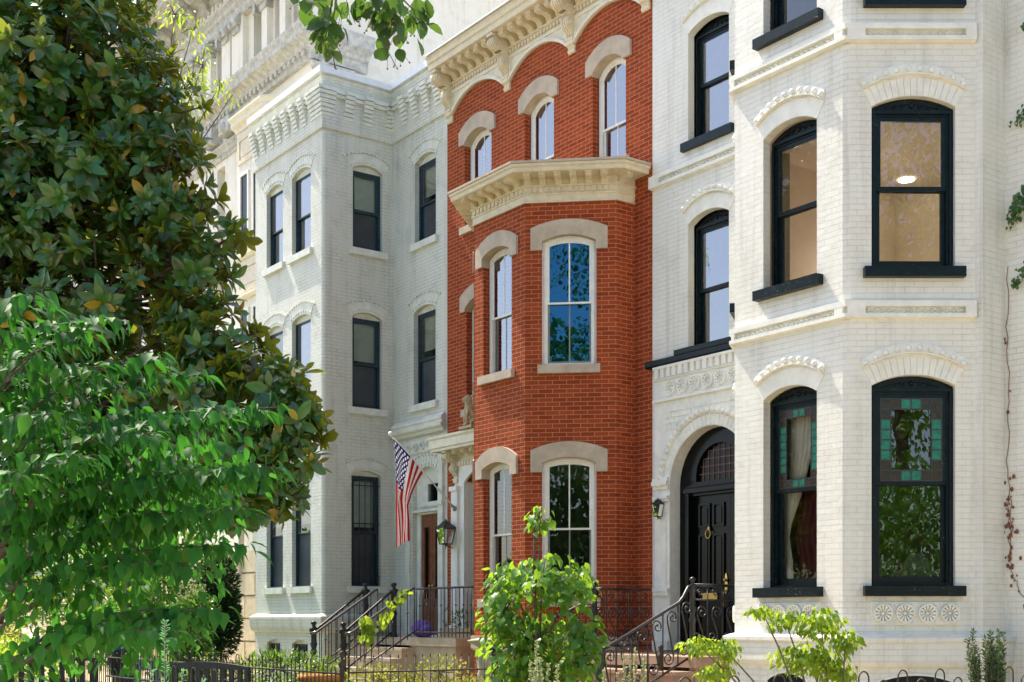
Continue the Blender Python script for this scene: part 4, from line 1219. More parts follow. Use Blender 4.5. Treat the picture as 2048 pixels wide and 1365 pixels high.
for q in ([(XR, 13), (XR, 32)], [(XR, 32), (XL, 32)], [(XL, 32), (XL, 13)]):
    (xa, ya), (xb, yb) = q; L_ = math.hypot(xb - xa, yb - ya)
    mb.face([(xa, ya, 0), (xb, yb, 0), (xb, yb, CT), (xa, ya, CT)], [(0, 0), (L_, 0), (L_, CT), (0, CT)])
mb.build('wall', 'cbrick', CB)
mb = MB(); mb.face([(XL, 13, CT - .05), (XR, 13, CT - .05), (XR, 32, CT - .05), (XL, 32, CT - .05)]); mb.build('roof', 'roofing', CB)
for w in wins + low:
    window(CB, fC, w, .20, 'white', 'white', .06, .04, arched=w[4] > w[3] + .05, shade=.5)
# piers between the upper windows
for a, b in ((-32.25, -31.78), (-31.02, -30.72), (-30.02, -29.5), (-29.40, -28.75), (-27.68, -27.38), (-26.72, -26.42), (-25.75, -25.37), (-33.9, -33.5), (-35.4, -34.9), (-38.6, -37.9), (-41.4, -40.4)):
    mb = MB(); mb.box(fC, a, b, 0, .14, 15.0, 16.35); mb.build('pier', 'cbrick', CB)
CPth = [(XL, 13), (XR, 13), (XR, 14.35)]
mb = MB(); mb.sweep([(0, 16.35), (.16, 16.35), (.2, 16.4), (.2, 16.55), (.26, 16.6), (.26, 16.7), (.34, 16.76), (.34, 16.84), (0, 16.9)], [(XL, 13), (XR, 13), (XR, 13.8)]); mb.build('upper_string_course', 'greystone', CB)
for u in (-32.0, -30.87, -29.75, -29.1, -27.53, -26.57, -25.6):
    mb = MB(); mb.box(fC, u - .24, u + .24, 0, .24, 16.14, 16.36); mb.ball(fC.p(u - .17, .22, 16.24), .10, 8); mb.ball(fC.p(u + .17, .22, 16.24), .10, 8); mb.box(fC, u - .19, u + .19, 0, .19, 16.0, 16.15); mb.build('capital', 'greystone', CB)
for a, b in ((-31.62, -31.12), (-30.62, -30.10), (-28.42, -27.82)):
    mb = MB(); u = (a + b) / 2; mb.ext(fC, [(u - .06, 16.1), (u + .06, 16.1), (u + .10, 16.55), (u - .10, 16.55)], 0, .15); mb.build('keystone', 'greystone', CB)
# main cornice between the storeys, turned round the corner
mb = MB(); mb.sweep([(0, 14.05), (.12, 14.05), (.12, 14.25), (.18, 14.28), (.2, 14.36), (.30, 14.42), (.42, 14.46), (.42, 14.60), (.46, 14.66), (.46, 14.74), (0, 14.95)], CPth)
for k in range(90):
    u = XL + .1 + k * .229; mb.box(fC, u, u + .13, .12, .2, 14.16, 14.25)
mb.build('storey_cornice', 'greystone', CB)
mb = MB(); mb.sweep([(0, 13.25), (.05, 13.25), (.05, 13.34), (.09, 13.36), (.09, 13.46), (.15, 13.5), (.15, 13.56), (0, 13.62)], [(XL, 13), (-28.95, 13)]); mb.sweep([(0, 13.85), (.1, 13.9), (.16, 13.95), (.16, 14.0), (0, 14.03)], [(XR - .001, 13), (XR, 13.001), (XR, 14.0)]); mb.build('string_course', 'greystone', CB)
for u in (-29.55, -30.6, -32.2, -33.9):
    mb = MB(); mb.box(fC, u - .3, u + .3, 0, .3, 13.66, 14.04); mb.ball(fC.p(u, .25, 13.8), .16, 8); mb.build('console', 'greystone', CB)
# top cornice with heavy consoles
mb = MB(); mb.sweep([(0, 17.35), (.1, 17.4), (.1, 17.6), (.5, 17.75), (.8, 17.8), (.8, 18.0), (.95, 18.1), (.95, 18.25), (0, 18.4)], [(XL, 13), (XR, 13), (XR, 14.5)]); mb.build('top_cornice', 'greystone', CB)
for k in range(26):
    modillion(CB, fC, XL + .5 + k * .8, 17.74, .62, .34, .5, 'greystone', 'console')
mb = MB()
for k in range(80): mb.box(fC, XL + .2 + k * .257, XL + .36 + k * .257, 0, .06, 17.12, 17.36)
mb.build('frieze', 'creamlt', CB)
# oriel
OP = [(-28.70, 13), (-28.15, 12.45), (-26.55, 12.45), (-26.0, 13)]
mb = MB(); mb.sweep([(0, 4.0), (0, 13.35), (-.3, 13.36)], OP); mb.build('oriel', 'creamlt', CB)
mb = MB(); mb.sweep([(0, 13.12), (.03, 13.12), (.05, 13.2), (.14, 13.26), (.14, 13.36), (.20, 13.42), (.20, 13.47), (-.3, 13.62)], OP); mb.build('oriel_trim', 'creamlt', CB)
for z in (10.05, 9.1, 6.6, 5.6): mb = MB(); mb.sweep([(0, z), (.05, z + .01), (.12, z + .06), (.12, z + .1), (0, z + .14)], OP); mb.build('oriel_trim', 'creamlt', CB)
fo = Fr(0, 12.45, 0); fol = Fr(-28.70, 13, -45); fo2 = Fr(-26.55, 12.45, 45)
for f, a, b in ((fol, .08, .70), (fo, -28.07, -26.63), (fo2, .08, .70)):
    for z0, z1 in ((9.3, 9.95), (12.35, 13.0), (5.85, 6.5)):
        mb = MB(); mb.ext(f, rect(a, b, z0, z1), .0, .03, [rect(a + .1, b - .1, z0 + .1, z1 - .1)]); mb.ext(f, rect(a + .16, b - .16, z0 + .16, z1 - .16), 0, .02); mb.build('oriel_panel', 'cream', CB)
for f, a, b in ((fo, -27.95, -27.45), (fo, -27.25, -26.75), (fol, .12, .66), (fo2, .12, .66)):
    for z0, z1 in ((10.35, 12.1), (6.9, 8.9)):
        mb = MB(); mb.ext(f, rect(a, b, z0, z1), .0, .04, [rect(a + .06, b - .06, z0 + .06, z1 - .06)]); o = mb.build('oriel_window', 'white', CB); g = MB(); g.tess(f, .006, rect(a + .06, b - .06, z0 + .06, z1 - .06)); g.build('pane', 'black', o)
# down pipes
for x, y, z0, z1 in ((-28.85, 12.87, 2.5, 13.5), (-25.28, 13.25, 11.0, 14.0)):
    mb = MB(); mb.tube([(x, y, z0), (x, y, z1)], .075, 10); mb.lathe((x, y, z1 - .1), [(.08, -.1), (.12, 0), (.14, .22), (.0, .24)], 10)
    for z in np.arange(z0 + .8, z1 - .3, 2.2): mb.lathe((x, y, float(z)), [(.09, -.05), (.09, .05)], 10)
    mb.build('downpipe', 'greystone', CB)
# rusticated base
mb = MB()
for j in range(6):
    z0 = -.02 + j * .55; off = (j % 2) * .6
    for k in range(18):
        a = XL + k * 1.2 - off; b = a + 1.19
        a = max(a, XL); b = min(b, XR)
        if b > a: mb.box(fC, a, b - .03, 0, .14 + .02 * rnd.random(), z0 + .02, z0 + .53)
mb.build('stone_base', 'base', CB)
mb = MB(); mb.box(fC, XL, XR, -.1, .08, 0, 3.25); mb.build('base_joint', 'base', CB)

# ------------------------------------------------------------------ ground
def sheet_flat(name, mat, x0, x1, y0, y1, z, k=1):
    m = MB(); m.face([(x0, y0, z), (x1, y0, z), (x1, y1, z), (x0, y1, z)]); return struct(name, m, mat)
sheet_flat('ground', 'soil', -300, 300, -300, 300, -.16)
sheet_flat('road', 'asphalt', -200, 200, -16, -5.5, -.13)
m = MB(); m.box(Fr(0, 0), -200, 200, 5.2, 5.5, -.2, 0.0); struct('kerb', m, 'concrete')
sheet_flat('pavement', 'concrete', -200, 200, -5.2, 0.9, -.004)
m = MB(); m.box(Fr(0, 0), -60, 40, 16, 16.3, -.2, 0.0); struct('far_kerb', m, 'concrete')
sheet_flat('far_pavement', 'concrete', -200, 200, -30, -16.3, 0.0)
sheet_flat('garden_soil', 'soil', -60, 40, .9, 13.2, 0.0)
sheet_flat('lawn', 'lawn', -40, -12.6, 2.6, 10.5, .02)

# ------------------------------------------------------------------ stoops
def steps(name, label, x0, x1, ytop, ybot, ztop, n, mat, land=None):
    t = thing(name, label, 'steps', ((x0 + x1) / 2, (ytop + ybot) / 2, 0))
    dy = (ytop - ybot) / n; dz = ztop / (n + 1); f = Fr(0, 0)
    for i in range(n):
        y1 = ytop - dy * i; z = ztop - dz * (i + 1)
        m = MB(); m.box(f, x0 + .03, x1 - .03, -y1, -(y1 - dy), 0, z - .05); m.box(f, x0, x1, -y1 - .002, -(y1 - dy) + .025, z - .05, z); m.build('step', mat, t)
    if land:
        m = MB(); lx0, lx1, ly0, ly1 = land
        m.box(f, lx0, lx1, -ly1, -ly0 + .04, ztop - .14, ztop); m.build('landing', mat, t)
        for a, b in ((lx0 + .06, x0 + .12), (x1 - .12, lx1 - .06)):
            if b > a + .05: m = MB(); m.box(f, a, b, -ly1 + .05, -ly0, 0, ztop - .142); m.build('landing_wall', mat, t)
    return t
steps('stoop', 'tan stone steps up to the paired brown doors behind the black railings', -21.25, -19.35, 11.95, 10.5, 1.28, 6, 'stone', (-21.8, -17.95, 11.95, 12.95))
steps('stoop', 'brownstone steps up to the black arched door', -14.15, -11.75, 11.5, 9.7, 1.12, 5, 'brown', (-14.2, -11.7, 11.5, 12.92))

def newel(m, x, y, z0, z1, r=.05):
    h = z1 - z0
    m.lathe((x, y, z0), [(r * 1.5, 0), (r * 1.5, .08), (r, .12), (r, h * .42), (r * 1.35, h * .45), (r * .8, h * .52), (r * 1.3, h * .60), (r, h * .64), (r, h - .20), (r * 1.6, h - .17), (r * 1.6, h - .14), (r * .7, h - .11), (r * .55, h - .085), (r * 1.05, h - .05), (r * 1.05, h - .02), (0, h)], 10)

def scroll(m, c, ex, ez, r, a0, turns, th, sgn=1):
    pts = []
    for i in range(17):
        q = i / 16; rr = r * (1 - .8 * q); a = a0 + sgn * turns * 2 * math.pi * q
        pts.append(c + ex * rr * math.cos(a) + ez * rr * math.sin(a))
    m.tube(pts, [th] * 10 + [th, th, th, th * 1.1, th * 1.3, th * 1.6, th * 1.9], 5)
    return pts

def scroll_panel(m, p0, p1, zb0, zb1, h):
    """S-scroll and baluster between two rail points; p0 and p1 are (x,y), zb the rail bottom there"""
    a = Vector((p0[0], p0[1], 0)); b = Vector((p1[0], p1[1], 0)); ex = (b - a).normalized(); ez = Vector((0, 0, 1)); w = (b - a).length
    r = min(w * .42, .095)
    zt = max(zb0, zb1) + h - .06
    c = a + ex * (r * 1.0) + ez * ((zb0 * .6 + zb1 * .4) + h - .07 - r)
    pts = scroll(m, c, ex, ez, r, math.radians(-20), 1.35, .010, 1)
    c2 = b - ex * r + ez * ((zb0 * .4 + zb1 * .6) + .06 + r)
    pt2 = scroll(m, c2, ex, ez, r, math.radians(160), 1.35, .010, 1)
    m.tube([pts[0], pts[0].lerp(pt2[0], .12) - ez * .01, pts[0].lerp(pt2[0], .88) + ez * .01, pt2[0]], .011, 6)

def scroll_railing(label, x, yt, yb, yw, zt, zb, h):
    """ornate rail: level from the wall to the top newel, then down the steps"""
    t = thing('stair_railing', label, 'railing', (x, (yt + yb) / 2, 0), 'wrought iron railings of the brownstone stoop')
    m = MB(); newel(m, x, yt, zt, zt + 1.04, .038); m.build('newel', 'iron', t)
    m = MB(); newel(m, x, yb, zb - .05, zb + 1.02, .05); m.build('newel', 'iron', t)
    m = MB()
    m.tube([(x, yw, zt + .93), (x, yt, zt + .93)], .020, 8); m.tube([(x, yw, zt + .10), (x, yt, zt + .10)], .016, 6); m.tube([(x, yw, zt + .74), (x, yt, zt + .74)], .011, 6)
    m.tube([(x, yt, zt + .93), (x, yt - .08, zt + .90), (x, yt - .16, zt + .78), (x, yt - .24, zt + .70), (x, yb + .12, zb + .92), (x, yb + .03, zb + .90)], .022, 8)
    m.tube([(x, yt, zt + .02), (x, yb, zb + .08)], .016, 6)
    m.build('handrail', 'iron', t)
    m = MB(); n = 5
    for i in range(n):
        ya = yw + (yt - yw) * i / n; yb_ = yw + (yt - yw) * (i + 1) / n
        m.tube([(x, yb_, zt + .10), (x, yb_, zt + .93)], .010, 5)
        scroll_panel(m, (x, ya), (x, yb_), zt + .10, zt + .10, .64)
        c = Vector((x, (ya + yb_) / 2, zt + .83)); scroll(m, c, Vector((0, -1, 0)), Vector((0, 0, 1)), .055, 0, 1.2, .008)
    n = 6
    for i in range(n):
        q0, q1 = i / n, (i + 1) / n
        ya, y2 = yt + (yb - yt) * q0, yt + (yb - yt) * q1
        za, z2 = zt + .02 + (zb + .06 - zt) * q0, zt + .02 + (zb + .06 - zt) * q1
        m.tube([(x, y2, z2), (x, y2, z2 + .80)], .010, 5)
        scroll_panel(m, (x, ya), (x, y2), za, z2, .82)
    m.build('scrollwork', 'iron', t)
scroll_railing('black scrolled iron railing in front of the black door, beside the white bay', -11.86, 11.55, 9.98, 12.9, 1.12, .34, .9)
scroll_railing('black scrolled iron railing in front of the red brick return, left of the black door', -14.08, 11.75, 9.98, 12.85, 1.12, .34, .9)

def plain_railing(label, x, y0, y1, z0, z1, h, mat, newels=True, wallx=None):
    """rail down a flight from y0 (top) to y1 (bottom)"""
    t = thing('stair_railing', label, 'railing', (x, (y0 + y1) / 2, 0), 'iron railings of the tan stone stoop')
    m = MB(); m.tube([(x, y0, z0 + h), (x, y0 - .05, z0 + h - .01), (x, y1 + .05, z1 + h), (x, y1 - .08, z1 + h - .03)], .024, 8); m.build('handrail', mat, t)
    m = MB(); m.tube([(x, y0, z0 + .12), (x, y1, z1 + .12)], .016, 6)
    n = 9
    for i in range(n + 1):
        q = i / n; y = y0 + (y1 - y0) * q; z = z0 + (z1 - z0) * q
        m.tube([(x, y, z + .05), (x, y, z + h)], .009, 5)
        if i % 2: m.ball((x, y, z + h * .6), .022, 8)
    m.build('balusters', 'iron', t)
    if newels:
        for y, z in ((y0, z0), (y1, z1)):
            m = MB(); newel(m, x, y, z - .05, z + h + .16, .055); m.build('newel', 'iron', t)
    return t
plain_railing('heavy black iron railing with ball newels by the pale bay side', -21.2, 12.0, 10.9, 1.28, .55, .87, 'iron')
plain_railing('heavy black iron railing with ball newels in front of the varnished doors', -20.15, 12.0, 10.95, 1.28, .55, .85, 'iron')
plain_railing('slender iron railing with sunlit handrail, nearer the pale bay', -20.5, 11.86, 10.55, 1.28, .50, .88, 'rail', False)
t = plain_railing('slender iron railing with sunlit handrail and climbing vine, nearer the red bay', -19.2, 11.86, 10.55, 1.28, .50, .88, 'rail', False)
t = thing('landing_railing', 'straight black iron railing along the landing edge beside the red bay', 'railing', (-18.2, 11.9, 1.28))
m = MB(); m.tube([(-19.2, 11.9, 2.15), (-17.35, 11.9, 2.15)], .018, 6); m.build('handrail', 'iron', t)
m = MB(); m.tube([(-19.2, 11.9, 1.38), (-17.35, 11.9, 1.38)], .014, 6)
for k in range(17):
    x = -19.2 + 1.85 * k / 16; m.tube([(x, 11.9, 1.30), (x, 11.9, 2.15)], .009, 5)
    if k % 2: m.ball((x, 11.9, 1.85), .020, 8)
m.build('balusters', 'iron', t)
t = thing('flower_box', 'long brown planter on the landing at the foot of the red bay', 'planter', (-18.2, 12.35, 1.28))
m = MB(); m.box(Fr(0, 0), -18.9, -17.95, -12.5, -12.2, 1.28, 1.45); m.build('box', 'soil', t)
n = 60; pos = np.stack([NR.uniform(-18.85, -18.0, n), NR.uniform(12.22, 12.48, n), NR.uniform(1.45, 1.75, n)], 1)
leaves('plants', 'shrub', t, pos, rand_unit(n) + [0, 0, .8], rand_unit(n), NR.uniform(.06, .12, n), 'lance')
t = thing('storage_bag', 'purple fabric bag lying on the landing by the railing', 'bag', (-19.5, 12.2, 1.28))
m = MB(); m.ball((-19.5, 12.2, 1.44), .22, 14, 1.2, .7, .75); m.ball((-19.25, 12.15, 1.40), .16, 12, 1.1, .7, .75); m.build('bag', 'purple', t)

# ------------------------------------------------------------------ fences
def hairpin_fence(label, a, b, z0, ht, post_ends=(True, True), sp=.11, loop=True, group=None, hz=(.16, .86), mat='rust'):
    A = Vector((a[0], a[1], 0)); B = Vector((b[0], b[1], 0)); d = (B - A).normalized(); L_ = (B - A).length
    t = thing('iron_fence', label, 'fence', ((A.x + B.x) / 2, (A.y + B.y) / 2, z0), group)
    m = MB(); up = Vector((0, 0, 1))
    n = int(L_ / sp)
    for q in hz: m.tube([A + up * (z0 + ht * q), B + up * (z0 + ht * q)], .011, 5)
    i = 0
    while i < n:
        p = A + d * (i * sp)
        if loop:
            h = ht * (1.0 if (i // 2) % 2 == 0 else .93); r = sp * .5
            pts = [p + up * z0, p + up * (z0 + h - r)] + [p + d * (r - r * math.cos(k * math.pi / 8)) + up * (z0 + h - r + r * math.sin(k * math.pi / 8)) for k in range(1, 8)] + [p + d * sp + up * (z0 + h - r), p + d * sp + up * z0]
            m.tube(pts, .0075, 5); i += 2
        else:
            m.tube([p + up * z0, p + up * (z0 + ht)], .007, 5); m.tube([p + up * (z0 + ht), p + up * (z0 + ht + .035)], [.010, .001], 5); i += 1
    m.build('pickets', mat, t)
    for e, P in zip(post_ends, (A, B)):
        if e:
            m = MB(); newel(m, P.x, P.y, z0, z0 + ht + .10, .028); m.build('post', mat, t)
    return t
hairpin_fence('rusty hairpin wire fence along the front of the left garden', (-22.5, 6.75), (-12.45, 6.75), 0, 1.16, (False, True), .10)
hairpin_fence('straight picket iron fence with small points in front of the red bay', (-12.4, 6.8), (-12.2, 11.3), 0, 1.18, (False, True), .105, loop=False)
hairpin_fence('tall hairpin fence between the cream building and the pale bay', (-24.9, 9.6), (-27.5, 9.6), 0, 1.75, (True, True), .13)
hairpin_fence('low looped iron fence in front of the white bay', (-7.05, 6.2), (-6.75, 12.6), 0, 1.16, (True, True), .125)
hairpin_fence('thin black hairpin fence along the pavement edge at the left', (-13.6, 4.5), (-10.2, 4.5), 0, 1.16, (False, False), .12, mat='iron')

# ------------------------------------------------------------------ small things
def lantern(label, fr, u, z, H, w, arm, mat='iron'):
    """tapered wall lantern; z is its middle"""
    c = fr.p(u, arm, z); t = thing('wall_lantern', label, 'lantern', tuple(fr.p(u, 0, z)))
    up = Vector((0, 0, 1)); ex, ey = fr.d, fr.n
    z0, z1 = -H * .34, H * .16
    def ring(r, zz): return [c + ex * (sx * r) + ey * (sy * r) + up * zz for sx, sy in ((-1, -1), (1, -1), (1, 1), (-1, 1))]
    a, b = ring(w * .32, z0), ring(w * .5, z1); roof = ring(w * .56, z1); roof2 = ring(w * .22, z1 + H * .15); cap = ring(w * .26, z1 + H * .15); cap2 = ring(w * .1, z1 + H * .21)
    m = MB()
    for k in range(4):
        m.tube([a[k], b[k]], H * .014, 5); m.tube([a[k], a[(k + 1) % 4]], H * .016, 5); m.tube([b[k], b[(k + 1) % 4]], H * .018, 5)
        j = (k + 1) % 4
        m.face([roof[k], roof[j], roof2[j], roof2[k]]); m.face([cap[k], cap[j], cap2[j], cap2[k]])
    m.face(list(reversed(a))); m.face(roof); m.face(cap2)
    m.lathe(c + up * (z1 + H * .20), [(w * .07, 0), (w * .09, H * .03), (w * .03, H * .06), (0, H * .10)], 8)
    m.build('lantern_body', mat, t)
    g = MB()
    for k in range(4):
        j = (k + 1) % 4; g.face([a[k], a[j], b[j], b[k]])
    g.build('lantern_glass', 'lampglass', t)
    m = MB(); m.tube([c + up * (z0), c + up * (z0 + H * .22)], w * .05, 8); m.build('candle', 'white', t)
    m = MB(); pts = [c + up * z0, c + up * (z0 - H * .08) - ey * arm * .2, c + up * (z0 - H * .12) - ey * arm * .6, c + up * (z0 - H * .05) - ey * arm]
    m.tube(pts, H * .018, 6); m.tube([c + up * z0, c + up * (z0 - H * .16)], [H * .03, H * .004], 6); m.lathe(fr.p(u, 0.0, z + z0 - H * .05), [(w * .2, 0), (w * .2, .012), (0, .03)], 10, axis=tuple(fr.n)); m.build('bracket', mat, t)
    return t
lantern('big black square lantern below the flag on the red brick edge', fR0, -19.56, 3.20, .60, .26, .24)
lantern('small dark lantern on the white brick left of the black door', f0, -13.93, 3.26, .36, .13, .15)
lantern('small lantern on the far side of the black door, half hidden by the white bay', f0, -12.05, 3.26, .42, .17, .22)

# flag on its pole
FL = thing('flag', 'American flag hanging limp from a tilted white pole on the red house', 'flag', (-19.46, 12.87, 3.67))
b0 = Vector((-19.46, 12.88, 3.67)); tip = Vector((-19.40, 11.5, 4.87)); pd = (b0 - tip)
m = MB(); m.tube([b0, tip], .014, 8); m.ball(tip + Vector((0, -.01, .03)), .045, 12); m.build('pole', 'white', FL)
m = MB(); m.lathe(b0 + Vector((0, .03, -.02)), [(.06, 0), (.06, .02), (.03, .03), (.025, .12)], 8, axis=(0, -1, .6)); m.build('pole_bracket', 'sashgrey', FL)
m, nt, bs, LK = nmat('flag_cloth')
def mth(op, a, b=None):
    n_ = nt.nodes.new("ShaderNodeMath"); n_.operation = op
    for s_, v_ in ((n_.inputs[0], a), (n_.inputs[1], b)):
        if v_ is None: continue
        if hasattr(v_, 'is_linked'): LK.new(v_, s_)
        else: s_.default_value = v_
    return n_.outputs[0]
uvn = nt.nodes.new("ShaderNodeUVMap"); sp = nt.nodes.new("ShaderNodeSeparateXYZ"); LK.new(uvn.outputs[0], sp.inputs[0])
fx, hy = sp.outputs[0], sp.outputs[1]          # along the fly, down the hoist
red = mth('LESS_THAN', mth('MODULO', mth('MULTIPLY', hy, 13.0), 2.0), 1.0)
cant = mth('MULTIPLY', mth('LESS_THAN', fx, .40), mth('LESS_THAN', hy, 7 / 13))
sx = mth('MULTIPLY', fx, 6 / .40); sy = mth('MULTIPLY', hy, 5 * 13 / 7)
def stars(ax, ay):
    dx = mth('SUBTRACT', mth('FRACT', ax), .5); dy = mth('SUBTRACT', mth('FRACT', ay), .5)
    return mth('LESS_THAN', mth('ADD', mth('MULTIPLY', dx, dx), mth('MULTIPLY', dy, dy)), .050)
st = mth('MAXIMUM', stars(sx, sy), mth('MULTIPLY', stars(mth('ADD', sx, .5), mth('ADD', sy, .5)), mth('MULTIPLY', mth('GREATER_THAN', fx, .035), mth('LESS_THAN', fx, .366))))
cc = mixc(nt, red, (.74, .74, .74), (.42, .008, .014))
cc = mixc(nt, cant, cc, mixc(nt, st, (.012, .020, .15), (.78, .78, .78)))
LK.new(cc, bs.inputs['Base Color']); bs.inputs['Roughness'].default_value = .85
trn = nt.nodes.new("ShaderNodeBsdfTranslucent"); LK.new(cc, trn.inputs[0]); ms = nt.nodes.new("ShaderNodeMixShader"); ms.inputs[0].default_value = .22
LK.new(bs.outputs[0], ms.inputs[1]); LK.new(trn.outputs[0], ms.inputs[2]); LK.new(ms.outputs[0], nt.nodes["Material Output"].inputs[0])
M['flag'] = m
m = MB(); NH, NF = 26, 34; ho = pd.normalized() * .86; start = tip + pd.normalized() * .06
grid = []
for j in range(NF + 1):
    f_ = j / NF; row = []
    for i in range(NH + 1):
        h_ = i / NH
        p = start + ho * h_                                # on the pole
        # the lower edge swings in under the tip and down; the tip edge falls straight
        fall = 1.95 * f_
        gather = min(1.0, f_ / .50) ** .9
        base = start + ho * (h_ * (1 - gather) + gather * (.06 + .44 * h_ + .05 * math.sin(h_ * 9)))
        zz = p.z * (1 - gather) + gather * (start.z - .30 * h_ * (1 - f_) - .04) - fall * (1 - .0 * h_) * (1 - .30 * h_ * (1 - f_))
        zz = p.z - fall * (1 - .36 * h_)
        wv = .06 * gather * math.sin(h_ * 11 + f_ * 2.0)
        row.append(Vector((base.x + wv + .02 * math.sin(f_ * 8 + h_ * 3), base.y + .02 * gather * math.cos(h_ * 9 + f_ * 3), zz)))
    grid.append(row)
for j in range(NF):
    for i in range(NH):
        m.face([grid[j][i], grid[j + 1][i], grid[j + 1][i + 1], grid[j][i + 1]], [(j / NF, i / NH), ((j + 1) / NF, i / NH), ((j + 1) / NF, (i + 1) / NH), (j / NF, (i + 1) / NH)], True)
m.build('cloth', 'flag', FL)

# stone lion sitting on the entrance hood
LI = thing('lion_statue', 'small tan stone lion sitting upright on the entrance hood of the red house', 'statue', (-18.55, 12.72, 5.0))
def skin_body(name, joints, edges, mat, parent, root=0, sub=2, at=(0, 0, 0), rot=0.0, sc=1.0):
    me = bpy.data.meshes.new(name); cr, sr = math.cos(rot), math.sin(rot); at = Vector(at)
    vs = [(at.x + sc * (x * cr - y * sr) - ORG[parent.name].x, at.y + sc * (x * sr + y * cr) - ORG[parent.name].y, at.z + sc * z - ORG[parent.name].z) for x, y, z, *_ in joints]
    me.from_pydata(vs, edges, []); me.update()
    o = bpy.data.objects.new(name, me); COL.objects.link(o); o.parent = parent; ORG[o.name] = ORG[parent.name]
    me.materials.append(M[mat])
    md = o.modifiers.new('skin', 'SKIN'); md.use_smooth_shade = True
    sv = me.skin_vertices[0].data if me.skin_vertices else None
    if sv is None:
        bpy.context.view_layer.objects.active = o
    sv = me.skin_vertices[0].data
    for i, j in enumerate(joints):
        r = j[3] * sc; r2 = (j[4] if len(j) > 4 else j[3]) * sc
        sv[i].radius = (r, r2); sv[i].use_root = (i == root)
    s_ = o.modifiers.new('sub', 'SUBSURF'); s_.levels = sub; s_.render_levels = sub
    return o
J = [(0, 0, .16, .12), (-.04, 0, .30, .115), (-.09, 0, .43, .10), (-.11, 0, .52, .075), (-.14, 0, .59, .085), (-.22, 0, .57, .045), (-.26, 0, .555, .03),
     (-.14, .07, .36, .05), (-.17, .08, .22, .035), (-.18, .08, .05, .032), (-.23, .08, .03, .028), (-.14, -.07, .36, .05), (-.17, -.08, .22, .035), (-.18, -.08, .05, .032), (-.23, -.08, .03, .028),
     (.02, .11, .13, .07), (-.10, .13, .10, .045), (-.06, .13, .03, .035), (-.14, .13, .025, .03), (.02, -.11, .13, .07), (-.10, -.13, .10, .045), (-.06, -.13, .03, .035), (-.14, -.13, .025, .03),
     (.13, 0, .06, .025), (.18, .08, .04, .02), (.14, .14, .04, .025), (-.12, .055, .67, .022), (-.12, -.055, .67, .022)]
E_ = [(0, 1), (1, 2), (2, 3), (3, 4), (4, 5), (5, 6), (2, 7), (7, 8), (8, 9), (9, 10), (2, 11), (11, 12), (12, 13), (13, 14), (0, 15), (15, 16), (16, 17), (17, 18), (0, 19), (19, 20), (20, 21), (21, 22), (0, 23), (23, 24), (24, 25), (4, 26), (4, 27)]
skin_body('body', J, E_, 'stone_dark', LI, 0, 2, (-18.56, 12.70, 5.02), R(70), .84)
m = MB()
for k in range(40):
    a = rnd.uniform(0, 2 * math.pi); b = rnd.uniform(-.5, 1.2); r_ = .105
    c = Vector((-.09 + .03 * math.sin(b), 0, .53)) + Vector((.045 + r_ * .55 * math.cos(b) * .4, r_ * math.cos(a), r_ * 1.1 * math.sin(a)))
    x, y, z = c * .84; m.ball((-18.56 + x * math.cos(R(70)) - y * math.sin(R(70)), 12.70 + x * math.sin(R(70)) + y * math.cos(R(70)), 5.02 + z), .034, 8)
m.build('mane', 'stone_dark', LI)
m = MB(); m.box(Fr(-18.55, 12.72, 0), -.2, .2, -.22, .22, 4.985, 5.03); m.build('plinth', 'stone_dark', LI)

# electric meter
EM = thing('electric_meter', 'round grey electric meter on the painted wall by the ivy', 'meter', (-7.75, 12.98, 1.3))
m = MB(); m.box(f0, -7.98, -7.35, 0, .06, .85, 1.62); m.build('backing_board', 'metergrey', EM)
m = MB(); m.box(f0, -7.9, -7.55, .06, .16, 1.05, 1.38); m.tube([f0.p(-7.72, .1, 1.05), f0.p(-7.72, .1, .3)], .03, 8); m.build('meter_box', 'metergrey', EM)
m = MB(); m.lathe(f0.p(-7.72, .16, 1.27), [(.12, 0), (.13, .02), (.12, .03), (.11, .1), (.09, .13), (0, .14)], 18, axis=tuple(f0.n)); m.build('meter_dial', 'white', EM)
m = MB(); m.box(f0, -7.76, -7.68, .295, .305, 1.31, 1.35); m.build('meter_window', 'black', EM)

# terracotta pot with greenery
PT = thing('flower_pot', 'orange terracotta pot of greenery behind the wire fence', 'flower pot', (-14.0, 7.3, 0))
m = MB(); m.lathe((-14.0, 7.3, .35), [(.18, 0), (.26, .5), (.29, .5), (.29, .58), (.25, .58), (.24, .5), (0, .5)], 20); m.build('pot', 'terra', PT)
m = MB(); m.box(Fr(-14.0, 7.3, 0), -.3, .3, -.3, .3, 0, .35); m.build('pot_base', 'stone', PT)
n = 120; pos = np.stack([NR.normal(-14.0, .13, n), NR.normal(7.3, .13, n), NR.uniform(.9, 1.12, n)], 1); leaves('leaves', 'shrub', PT, pos, rand_unit(n) + [0, 0, .6], rand_unit(n), NR.uniform(.05, .11, n), 'lance')
t = thing('planter', 'low pale stone planter left of the terracotta pot', 'planter', (-15.0, 7.6, 0))
m = MB(); m.lathe((-15.0, 7.6, 0), [(.30, 0), (.42, .6), (.45, .6), (.45, .7), (.40, .7), (.38, .6), (0, .6)], 20); m.build('bowl', 'stone', t)
n = 140; pos = np.stack([NR.normal(-15.0, .2, n), NR.normal(7.6, .2, n), NR.uniform(.7, .95, n)], 1); leaves('leaves', 'shrub', t, pos, rand_unit(n) + [0, 0, .6], rand_unit(n), NR.uniform(.05, .12, n), 'lance')
